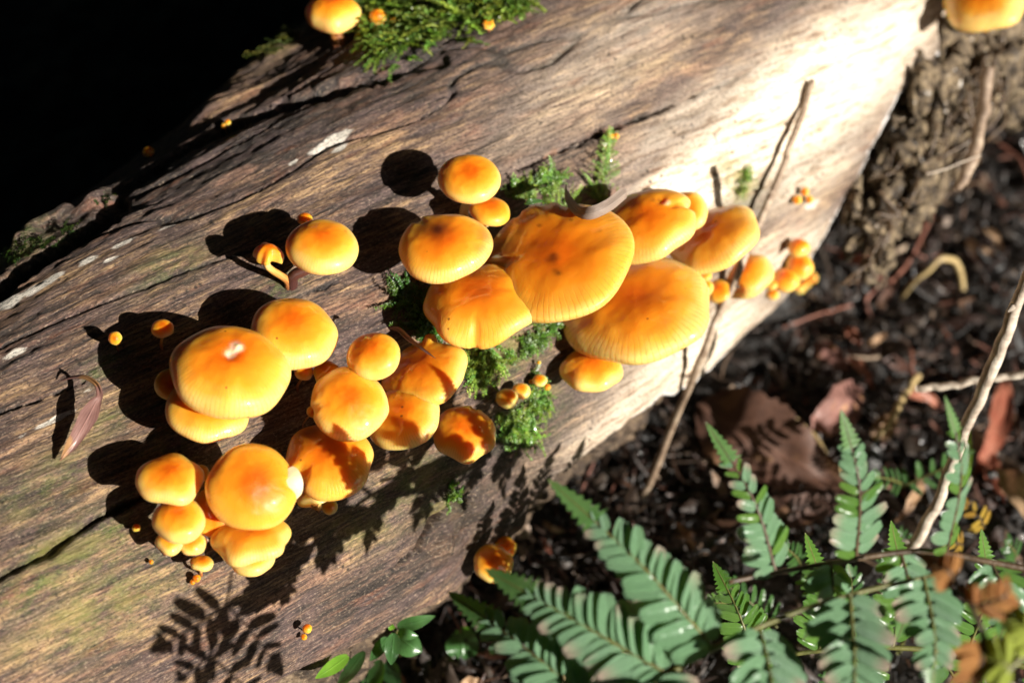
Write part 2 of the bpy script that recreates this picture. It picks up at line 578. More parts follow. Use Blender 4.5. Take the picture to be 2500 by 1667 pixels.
M_SEED_L = m_leaf('seedling_leaf_lime', (.10, .26, .02), (.2, .4, .04), .35, .4, (.35, .6, .04))
M_DEAD = m_leaf('dead_leaf_brown', (.038, .016, .010), (.088, .038, .022), .65, .05, (.3, .1, .04), spots=(.17, .085, .04), coat=.05)
M_DEAD_P = m_leaf('dead_leaf_purple', (.12, .05, .042), (.21, .10, .08), .6, .06, (.3, .1, .06), spots=(.36, .18, .06), coat=.08)
M_DEAD_G = m_leaf('dead_leaf_grey', (.17, .125, .10), (.27, .21, .17), .6, .1, (.3, .2, .1))
M_DEAD_T = m_leaf('dead_leaf_tan', (.26, .15, .08), (.42, .28, .17), .55, .1, (.4, .2, .1), spots=(.10, .05, .03))
M_DEAD_R = m_leaf('dead_leaf_red', (.22, .06, .035), (.33, .13, .08), .45, .1, (.4, .1, .05), coat=.2)
M_TWIG = m_plain('twig_bark', [(.28, (.09, .055, .035)), (.48, (.22, .15, .10)), (.62, (.36, .27, .19)), (.8, (.5, .42, .34))], 1, .65, .0006, (18, 60, 1), 'UV')
M_TWIG_P = m_plain('pale_branch_bark', [(.28, (.16, .11, .08)), (.45, (.40, .32, .25)), (.62, (.62, .54, .44)), (.8, (.74, .66, .56))], 1, .6, .0006, (16, 40, 1), 'UV')
M_TWIG_R = m_plain('red_twig_bark', [(.3, (.12, .04, .025)), (.7, (.30, .13, .09))], 1, .5, .0004, (14, 50, 1), 'UV')
M_TWIG_Y = m_plain('straw_stalk', [(.3, (.26, .17, .07)), (.7, (.5, .38, .18))], 1, .5, .0004, (14, 50, 1), 'UV')
M_ROT = m_plain('rotten_bark', [(.36, (.010, .007, .005)), (.46, (.05, .034, .022)), (.55, (.17, .12, .07)), (.68, (.36, .27, .16)), (.8, (.42, .40, .34))], 210, .6, .005, coat=.1, detail=12)
M_GRASS = m_leaf('grass_blade', (.16, .30, .02), (.26, .42, .03), .4, .35, (.4, .6, .03))

# ------------------------------------------------------------------ the log
R0, TAP, BEND = .116, .197, -.086
LO = -.09 * LB + .060 * LZ
KG = .27                                     # spiral of the grain


def log_uv(P):
    v = P - LO
    u = v @ LA
    lb = v @ LB - BEND * u * u
    return u, np.arctan2(lb, v @ LZ), np.hypot(lb, v @ LZ)


def base_r(u, th):
    return R0 * (1 + TAP * np.clip(u, -.5, .8))


def march(px, py, rf, near=.3, far=1.3, n=4000):
    d = ray(px, py)
    t = np.linspace(near, far, n)
    P = CAM + t[:, None] * d
    u, th, r = log_uv(P)
    ins = r < rf(u, th)
    if not ins.any(): return None
    i = int(np.argmax(ins))
    return t[i]


def px_st(px, py):
    t = march(px, py, base_r)
    if t is None: return None
    u, th, r = log_uv(at(px, py, t)[None])
    return np.array([u[0], R0 * th[0]])


ug = np.concatenate([np.linspace(-.75, -.31, 24)[:-1], np.linspace(-.31, .46, 900), np.linspace(.46, 1.1, 40)[1:]])
tg = np.concatenate([np.radians(np.linspace(-80, 160, 640)), np.radians(np.linspace(160, 280, 40))[1:-1]])
UU, TT = np.meshgrid(ug, tg, indexing='ij')
ST = R0 * TT
GS, GT = UU + KG * ST, ST - KG * UU          # along / across the grain
RR = base_r(UU, TT)
Pb = LO + UU[..., None] * LA + (BEND * UU ** 2)[..., None] * LB + RR[..., None] * (np.sin(TT)[..., None] * LB + np.cos(TT)[..., None] * LZ)
PX, PY = proj(Pb)


def poly_d(pts, closed_px=True):
    Q = [px_st(*p) for p in pts]
    Q = [q for q in Q if q is not None]
    best = np.full(UU.shape, 9.)
    par = np.zeros(UU.shape)
    L = len(Q) - 1
    for i in range(L):
        a, b = Q[i], Q[i + 1]
        e = b - a
        h = np.clip(((UU - a[0]) * e[0] + (ST - a[1]) * e[1]) / (e @ e + 1e-12), 0, 1)
        d = np.hypot(UU - a[0] - h * e[0], ST - a[1] - h * e[1])
        mk_ = d < best
        best = np.where(mk_, d, best); par = np.where(mk_, (i + h) / L, par)
    return best, par


jit = .0008 * vn(GS * 160, GT * 90, 40) + .0006 * vn(GS * 420, GT * 60, 41)
disp = .0035 * fbm(GS * 9, GT * 16, 3, 1) + .0011 * fbm(GS * 22, GT * 110, 3, 5) + .0007 * fbm(GS * 50, GT * 330, 2, 9)
disp += .0004 * fbm(GS * 300, GT * 400, 2, 12)
cr_all = np.zeros(UU.shape)
for pts, wd, dp in (([(-60, 1440), (120, 1345), (230, 1270), (300, 1235), (370, 1200), (470, 1160)], .0011, .006),
                    ([(1180, 440), (1290, 400), (1400, 350), (1500, 310), (1620, 265), (1760, 205), (1960, 120)], .0006, .005),
                    ([(-40, 1020), (60, 985), (150, 950), (240, 912)], .0006, .004),
                    ([(1860, 530), (1920, 470), (2010, 395), (2060, 350)], .0010, .006),
                    ([(960, 1390), (1030, 1330), (1090, 1255), (1180, 1200)], .0010, .006),
                    ([(640, 760), (760, 705), (860, 670)], .0004, .002)):
    d, p = poly_d(pts)
    d = np.abs(d + jit)
    tap = np.sin(np.pi * np.clip(p, .03, .97)) ** .4
    k = np.exp(-(d / wd) ** 2) * tap
    disp -= dp * k
    cr_all = np.maximum(cr_all, k)
rv = vn(GS * 7 + 3, GT * 62, 141) + .35 * vn(GS * 30, GT * 90, 142)
fc = np.exp(-(rv / .045) ** 2) * sstep(.05, .5, vn(GS * 5, GT * 14, 143))
disp -= .0014 * fc
cr_all = np.maximum(cr_all, .55 * fc)
gro = np.zeros(UU.shape)
for pts, wd, dp in (([(-60, 765), (60, 675), (170, 600), (255, 545), (282, 505)], .0055, .009),
                    ([(300, 470), (420, 385), (540, 315), (700, 255), (900, 190), (1060, 140)], .0050, .0050)):
    d, p = poly_d(pts)
    d = np.abs(d + jit * 2)
    k = np.exp(-(d / wd) ** 4) * np.sin(np.pi * np.clip(p, .04, .97)) ** .3
    disp -= dp * k
    gro = np.maximum(gro, k)
d, p = poly_d([(520, 270), (620, 180), (740, 90), (860, 20)])
disp += .006 * np.exp(-(d / .014) ** 2)
d, p = poly_d([(60, 610), (150, 545), (250, 492)])
disp += .006 * np.exp(-(d / .007) ** 2) * (1 + .4 * vn(GS * 200, GT * 200, 44))
# broken lower edge of the sound wood
EP = [(560, 1720), (800, 1600), (1060, 1468), (1230, 1345), (1330, 1200), (1420, 1105), (1520, 1020), (1740, 885), (1900, 735), (2075, 580), (2150, 300), (2352, 62), (2450, -60)]
EQ = np.array([q for q in (px_st(*p_) for p_ in EP) if q is not None])
EQ = EQ[np.argsort(EQ[:, 0])]
te = np.interp(UU, EQ[:, 0], EQ[:, 1]) + .004 * fbm(GS * 55, UU * 0 + 3., 4, 21)
ed = ST - te
under = sstep(0, .004, ed)
disp -= .011 * under
disp += under * (.007 * fbm(UU * 45, ST * 45, 4, 25) + .0025 * fbm(UU * 220, ST * 220, 2, 27))
rim = np.exp(-(ed / .0016) ** 2) * sstep(1350, 1700, PX)
# rough wet knot
kn = np.maximum(np.exp(-(((PX - 1120) / 130) ** 2 + ((PY - 1285) / 95) ** 2) ** 2), np.exp(-(((PX - 1290) / 120) ** 2 + ((PY - 1215) / 110) ** 2) ** 2))
kn = kn * (.7 + .6 * fbm(UU * 60, ST * 60, 2, 36))
disp += kn * (.008 * fbm(UU * 80, ST * 110, 4, 31) - .002)
RR = RR + disp
Pv = LO + UU[..., None] * LA + (BEND * UU ** 2)[..., None] * LB + RR[..., None] * (np.sin(TT)[..., None] * LB + np.cos(TT)[..., None] * LZ)


def log_r(u, th):
    """surface radius, bilinear"""
    th = np.where(th < tg[0], th + 2 * np.pi, th)
    i = np.clip(np.searchsorted(ug, u) - 1, 0, len(ug) - 2)
    j = np.clip(np.searchsorted(tg, th) - 1, 0, len(tg) - 2)
    a = np.clip((u - ug[i]) / (ug[i + 1] - ug[i]), 0, 1); b_ = np.clip((th - tg[j]) / (tg[j + 1] - tg[j]), 0, 1)
    return (RR[i, j] * (1 - a) + RR[i + 1, j] * a) * (1 - b_) + (RR[i, j + 1] * (1 - a) + RR[i + 1, j + 1] * a) * b_


def blob(lst, rotd=-27):
    """soft patches, stretched along the grain"""
    o = np.zeros(UU.shape)
    c, s = math.cos(math.radians(rotd)), math.sin(math.radians(rotd))
    for x, y, l, wd, k in lst:
        dx, dy = PX - x, PY - y
        a = (dx * c + dy * s) / l; b_ = (-dx * s + dy * c) / wd
        o = np.maximum(o, k * np.exp(-(a * a + b_ * b_)))
    return o


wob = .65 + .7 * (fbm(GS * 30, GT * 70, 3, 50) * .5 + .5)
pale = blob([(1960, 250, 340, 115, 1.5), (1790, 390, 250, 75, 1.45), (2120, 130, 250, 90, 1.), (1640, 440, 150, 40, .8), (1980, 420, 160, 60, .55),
             (1690, 870, 240, 75, .8), (1900, 640, 150, 70, .65), (1540, 1000, 200, 50, .55), (1500, 130, 350, 110, .28), (1650, 300, 260, 50, .35)], -38) * wob  # paler bare wood plus sun glare painted into the colour
green = blob([(270, 1290, 90, 50, .9), (80, 1440, 110, 45, .9), (300, 1430, 90, 45, .6), (690, 690, 60, 30, .9), (270, 1010, 120, 40, .55), (260, 890, 70, 25, .8),
              (1240, 880, 80, 60, .7), (1290, 1010, 90, 60, .7), (1810, 450, 45, 60, .9), (1010, 1190, 120, 60, .6), (1230, 560, 80, 60, .5), (650, 120, 150, 30, .8),
              (200, 1350, 220, 90, .7), (260, 1480, 240, 90, .7), (420, 1180, 160, 60, .5), (120, 1180, 180, 70, .5), (420, 650, 120, 40, .4), (880, 1290, 120, 60, .4), (1080, 1230, 60, 30, .8), (60, 620, 120, 20, .8), (440, 1080, 120, 40, .5)]) * wob
wet = np.maximum(blob([(560, 360, 320, 60, .9), (900, 190, 260, 50, .9), (1130, 1290, 150, 110, .9), (1250, 1130, 160, 80, .7), (1150, 60, 300, 60, .7), (1280, 560, 120, 60, .6),
                       (1820, 470, 160, 60, .55), (900, 1450, 300, 60, .5), (200, 560, 200, 40, .7)]), gro)
wet = np.maximum(wet, np.clip(cr_all * 1.6, 0, 1))  # mask also darkens cracks and grooves, not only damp wood
crust = blob([(815, 345, 60, 13, 1.), (775, 365, 40, 10, .8), (828, 366, 30, 8, .9), (715, 397, 18, 6, .8), (225, 648, 42, 9, .8), (275, 645, 26, 6, .8), (100, 712, 62, 10, .95),
              (140, 690, 40, 8, .8), (20, 752, 60, 13, .95), (130, 1022, 85, 9, .85), (55, 1062, 30, 6, .7), (35, 868, 55, 10, .75), (305, 605, 50, 7, .7), (420, 552, 50, 6, .65), (215, 945, 28, 7, .7),
              (1990, 500, 50, 10, .7), (1150, 930, 30, 14, .0)])
tanm = blob([(150, 1520, 260, 110, 1.), (420, 1440, 220, 60, .9), (330, 800, 260, 90, .6), (620, 1620, 260, 80, .5), (850, 1300, 220, 60, .6), (1000, 1470, 200, 50, .6), (40, 930, 180, 30, .9),
             (760, 470, 380, 60, .3), (1250, 250, 420, 60, .55), (640, 210, 200, 60, .6), (100, 610, 200, 20, .9), (600, 1090, 200, 30, .5), (1400, 1080, 120, 60, .5)]) * wob
one = np.ones(UU.shape)
V = Pv.reshape(-1, 3)
nu_, nt_ = UU.shape
ends = np.array([LO + ug[0] * LA + BEND * ug[0] ** 2 * LB, LO + ug[-1] * LA + BEND * ug[-1] ** 2 * LB])
k = np.arange(nt_)
Fend = np.concatenate([np.stack([k, (k + 1) % nt_, np.full(nt_, nu_ * nt_)], -1),
                       np.stack([(k + 1) % nt_ + (nu_ - 1) * nt_, k + (nu_ - 1) * nt_, np.full(nt_, nu_ * nt_ + 1)], -1)])
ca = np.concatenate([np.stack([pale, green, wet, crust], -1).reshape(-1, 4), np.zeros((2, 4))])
cb = np.concatenate([np.stack([np.maximum(under, kn * .75), tanm, rim, one], -1).reshape(-1, 4), np.zeros((2, 4))])
guv = np.concatenate([np.stack([GS, GT], -1).reshape(-1, 2), np.zeros((2, 2))])
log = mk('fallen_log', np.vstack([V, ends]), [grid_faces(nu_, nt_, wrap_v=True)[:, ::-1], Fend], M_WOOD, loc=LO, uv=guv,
         cols={'stain_glare': np.clip(ca, 0, 1), 'stain_b': np.clip(cb, 0, 1)})
tag(log, 'thick barkless fallen log with spiral grain carrying the orange mushrooms', 'log')


def on_log(px, py):
    """point and normal of the log surface seen at a pixel"""
    t = march(px, py, log_r)
    if t is None: return None, None, None
    P = at(px, py, t)
    u, th, r = log_uv(P[None])
    n = nrm(math.sin(th[0]) * LB + math.cos(th[0]) * LZ)
    return P, n, t


def to_log(P, d):
    """first log surface point from P along d"""
    d = nrm(d)
    t = np.linspace(0, .3, 1500)
    Q = P + t[:, None] * d
    u, th, r = log_uv(Q)
    ins = r < log_r(u, th)
    if not ins.any(): return None
    return Q[int(np.argmax(ins))]


# ------------------------------------------------------------------ the ground
def ground_z(x, y):
    x = np.asarray(x, float); y = np.asarray(y, float)
    lb = x * LB[0] + y * LB[1] + .09
    la = x * LA[0] + y * LA[1]
    z = -.025 + .014 * fbm(x * 9 + 5, y * 9, 3, 60) + .012 * fbm(x * 38, y * 38, 3, 64) + .0025 * fbm(x * 190, y * 190, 2, 68)
    z = z + .03 * sstep(.05, -.25, y) * sstep(0, .2, lb)
    z = z - .05 * sstep(.05, .35, la) * sstep(0, .1, lb)
    z = z - .22 * sstep(-.08, -.45, lb)
    far = np.hypot(x, y)
    return z + .25 * sstep(1., 6, far) * fbm(x * .35, y * .35, 2, 70)


ax_ = np.concatenate([-np.geomspace(.6, 60, 26)[::-1], np.linspace(-.6, .6, 460)[1:-1], np.geomspace(.6, 60, 26)])
gx, gy = np.meshgrid(ax_, ax_ + .1, indexing='ij')
gv = np.stack([gx, gy, ground_z(gx, gy)], -1).reshape(-1, 3)
ground = mk('ground', gv, grid_faces(len(ax_), len(ax_)), M_SOIL)
tag(ground, 'dark wet forest soil around the log', kind='structure')


def on_ground(px, py, dz=0.):
    d = ray(px, py)
    t = np.linspace(.3, 1.8, 3000)
    P = CAM + t[:, None] * d
    b_ = P[:, 2] < ground_z(P[:, 0], P[:, 1]) + dz
    i = int(np.argmax(b_)) if b_.any() else len(t) - 1
    return P[i]


def surf(px, py, lift=0.):
    """visible point on log or ground, lifted towards the viewer"""
    P, n, t = on_log(px, py)
    G = on_ground(px, py)
    tgd = (G - CAM) @ VD
    if P is None or tgd < t: t = tgd
    return at(px, py, t - lift)

# ------------------------------------------------------------------ mushrooms
def solve_tilt(k, D):
    lo, hi = 0., math.radians(86)
    f = lambda p: (math.cos(p) + math.sqrt(math.cos(p) ** 2 + (D * math.sin(p)) ** 2)) / 2
    if k >= f(lo): return lo
    for _ in range(40):
        m = (lo + hi) / 2
        if f(m) > k: lo = m
        else: hi = m
    return lo


GRP_M = 'orange mushrooms growing on the log'


def mushroom(cx, cy, sx, sy, rot=0, lift=3., D=.55, label='', seed=0, tone=.5, striae=.8, curl=14, wav=.03, notch=(), stains=(), flesh=(), pits=(),
             flat=1., base=None, stem=True, gills=True, tilt=None, stem_r=.15, stem_tone=.5, depth=None, bx=0, group=GRP_M, name='mushroom', hi=True, n_ang=None):
    """cap seen at (cx, cy) with half axes sx, sy (photo pixels), its centre lift cm in front of the log"""
    rot = math.radians(rot)
    if sx > 60: D *= .82
    elif sx > 30: D *= .92
    rd = ray(cx, cy)
    if depth is None:
        P, n, t = on_log(cx, cy)
        if P is None or lift is None:
            P = surf(cx, cy); t = (P - CAM) @ VD
        dep = t - lift * LIFT / 100
    else:
        dep = depth
    px = dep * 36 / 2500 / F_MM
    vd = -nrm(rd)
    up = nrm(VU - vd * (VU @ vd)); ri = np.cross(up, vd)
    up, ri = up * math.cos(rot) - ri * math.sin(rot), ri * math.cos(rot) + up * math.sin(rot)
    psi = solve_tilt(sy / sx, D) if tilt is None else math.radians(tilt)
    R = sx * px
    C = CAM + rd * dep - up * ((sy - sx * math.cos(psi)) * px)
    N = nrm(math.cos(psi) * vd + math.sin(psi) * up)
    X = ri; Y = np.cross(N, X)
    big = sx > 30
    na = n_ang or (120 if sx > 60 else 64 if big else 28)
    nr = 30 if sx > 60 else 18 if big else 10
    al = np.linspace(0, math.radians(90 + curl), nr)
    ph = np.linspace(0, 2 * np.pi, na, endpoint=False)
    A, H = np.meshgrid(al, ph, indexing='ij')
    rho = np.sin(A) ** flat
    rho = np.where(A > np.pi / 2, 1 - (1 - np.sin(A)) * .9, rho)
    h = D * np.cos(A)
    h = np.where(A > np.pi / 2, np.cos(A) * max(D, .35), h)
    rs = np.random.default_rng(500 + seed)
    lob = sum(rs.normal() * wav * .95 / (m ** .5) * np.cos(m * H + rs.uniform(0, 6.3)) for m in range(2, 8))
    fine = wav * .22 * vn(H / 6.2832 * 26, H * 0 + seed * 3.1, 80) * sstep(.8, 1, rho)
    vert = sum(rs.normal() * wav * .6 * np.cos(m * H + rs.uniform(0, 6.3)) for m in (2, 3, 4, 5)) * rho ** 3
    sc_ = 1 + (lob + fine) * sstep(.15, 1., rho)
    for a0, wd, dp in notch:                       # torn or folded margin
        da = (H - math.radians(a0) + np.pi) % (2 * np.pi) - np.pi
        kk = np.exp(-((da + .04 * vn(rho * 9, H * 5, 99)) / math.radians(wd)) ** 6)
        sc_ = sc_ * (1 - dp * kk * sstep(.3, .9, rho))
        vert = vert - kk * min(dp, 0) * .5 * sstep(.5, 1, rho)
    x = rho * np.cos(H) * sc_; y = rho * np.sin(H) * sc_
    z = h + vert + .05 * fbm(x * 1.9 + seed, y * 1.9, 3, 90) * sstep(1.02, .7, rho)
    for qx, qy, qr, dp in pits:
        z = z - dp * np.exp(-(((x - qx) ** 2 + (y - qy) ** 2) / qr ** 2))
    sm = np.zeros(x.shape); fm = np.zeros(x.shape); dm = np.zeros(x.shape)
    jx = x + .05 * fbm(x * 7 + seed, y * 7, 3, 93); jy = y + .05 * fbm(x * 7, y * 7 + seed, 3, 97)
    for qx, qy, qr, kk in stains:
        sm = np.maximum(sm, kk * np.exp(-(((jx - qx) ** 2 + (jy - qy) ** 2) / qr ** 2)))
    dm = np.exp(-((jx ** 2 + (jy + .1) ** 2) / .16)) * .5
    for qx, qy, qr, kk in flesh:
        fm = np.maximum(fm, kk * np.exp(-((((jx - qx) ** 2 + (jy - qy) ** 2) / qr ** 2) ** 2)))
    Vc = C + R * (x[..., None] * X + y[..., None] * Y + z[..., None] * N)
    # base of the stem on the log
    if base is not None:
        B = surf(*base)
    else:
        Pn = on_log(cx, cy)[1]
        Pn = Pn if Pn is not None else LZ
        B = to_log(C, -(.62 * Pn + .38 * LZ + bx * VR))
        if B is None: B = surf(cx, cy + sy)
    root = empty(name, B)
    tag(root, label, 'mushroom', group)
    uvc = np.stack([H / 6.28318, rho * np.where(A > np.pi / 2, 1.02, 1)], -1).reshape(-1, 2)
    st = np.stack([sm, fm, dm, np.ones(x.shape)], -1).reshape(-1, 4)
    cap = mk('cap', Vc.reshape(-1, 3), grid_faces(nr, na, wrap_v=True), M_CAP, root, uv=uvc, cols={'stain': st})
    cap.color = (tone, striae, (seed * .37) % 1, 1)
    rl, zl = x[-1], z[-1]
    ry = y[-1]
    if gills and big:
        m = na * 2 if sx > 60 else na
        k = np.linspace(0, 2 * np.pi, m, endpoint=False)
        rx = np.interp(k, np.append(ph, 2 * np.pi), np.append(rl, rl[0])); ry2 = np.interp(k, np.append(ph, 2 * np.pi), np.append(ry, ry[0]))
        rz = np.interp(k, np.append(ph, 2 * np.pi), np.append(zl, zl[0]))
        rows = []
        for f_, dz in ((.985, .012), (.8, .10), (.5, .17), (stem_r * .8, .13)):
            pl = (.035 if f_ > stem_r else 0) * (np.arange(m) % 2) * (f_ < .98)
            rows.append(C + R * ((rx * f_)[:, None] * X + (ry2 * f_)[:, None] * Y + (rz * f_ ** 2 + dz * (D + .4) - pl)[:, None] * N))
        Vg = np.vstack(rows)
        g = mk('gills', Vg, grid_faces(4, m, wrap_v=True)[:, ::-1], M_GILL, cap)
    elif not big or not gills:
        m = na
        Vg = np.vstack([Vc[-1], [C + R * .1 * D * N]])
        kk = np.arange(m)
        g = mk('gills', Vg, np.stack([(kk + 1) % m, kk, np.full(m, m)], -1), M_GILL, cap)
    if stem:
        top = C + N * R * (.12 + .2 * D)
        L = np.linalg.norm(top - B)
        p1 = top - N * min(L * .4, R * 1.0)
        p2 = B + (LZ * .5 + nrm(top - B) * .5) * L * .25
        Bi = B - nrm(top - B) * .004
        Cs = spline([top, p1, p2, B, Bi][::-1], 16)
        r_ = R * stem_r * np.interp(np.linspace(0, 1, 16), [0, .2, .8, 1], [1.15, 1., .92, .95])
        Vs, Fs, us = tube(Cs, r_, 14 if big else 8, .08, seed)
        s_ = mk('stem', Vs, Fs, M_STEM, root, uv=us)
        s_.color = (stem_tone, 0, 0, 1)
    return root, C, N, R


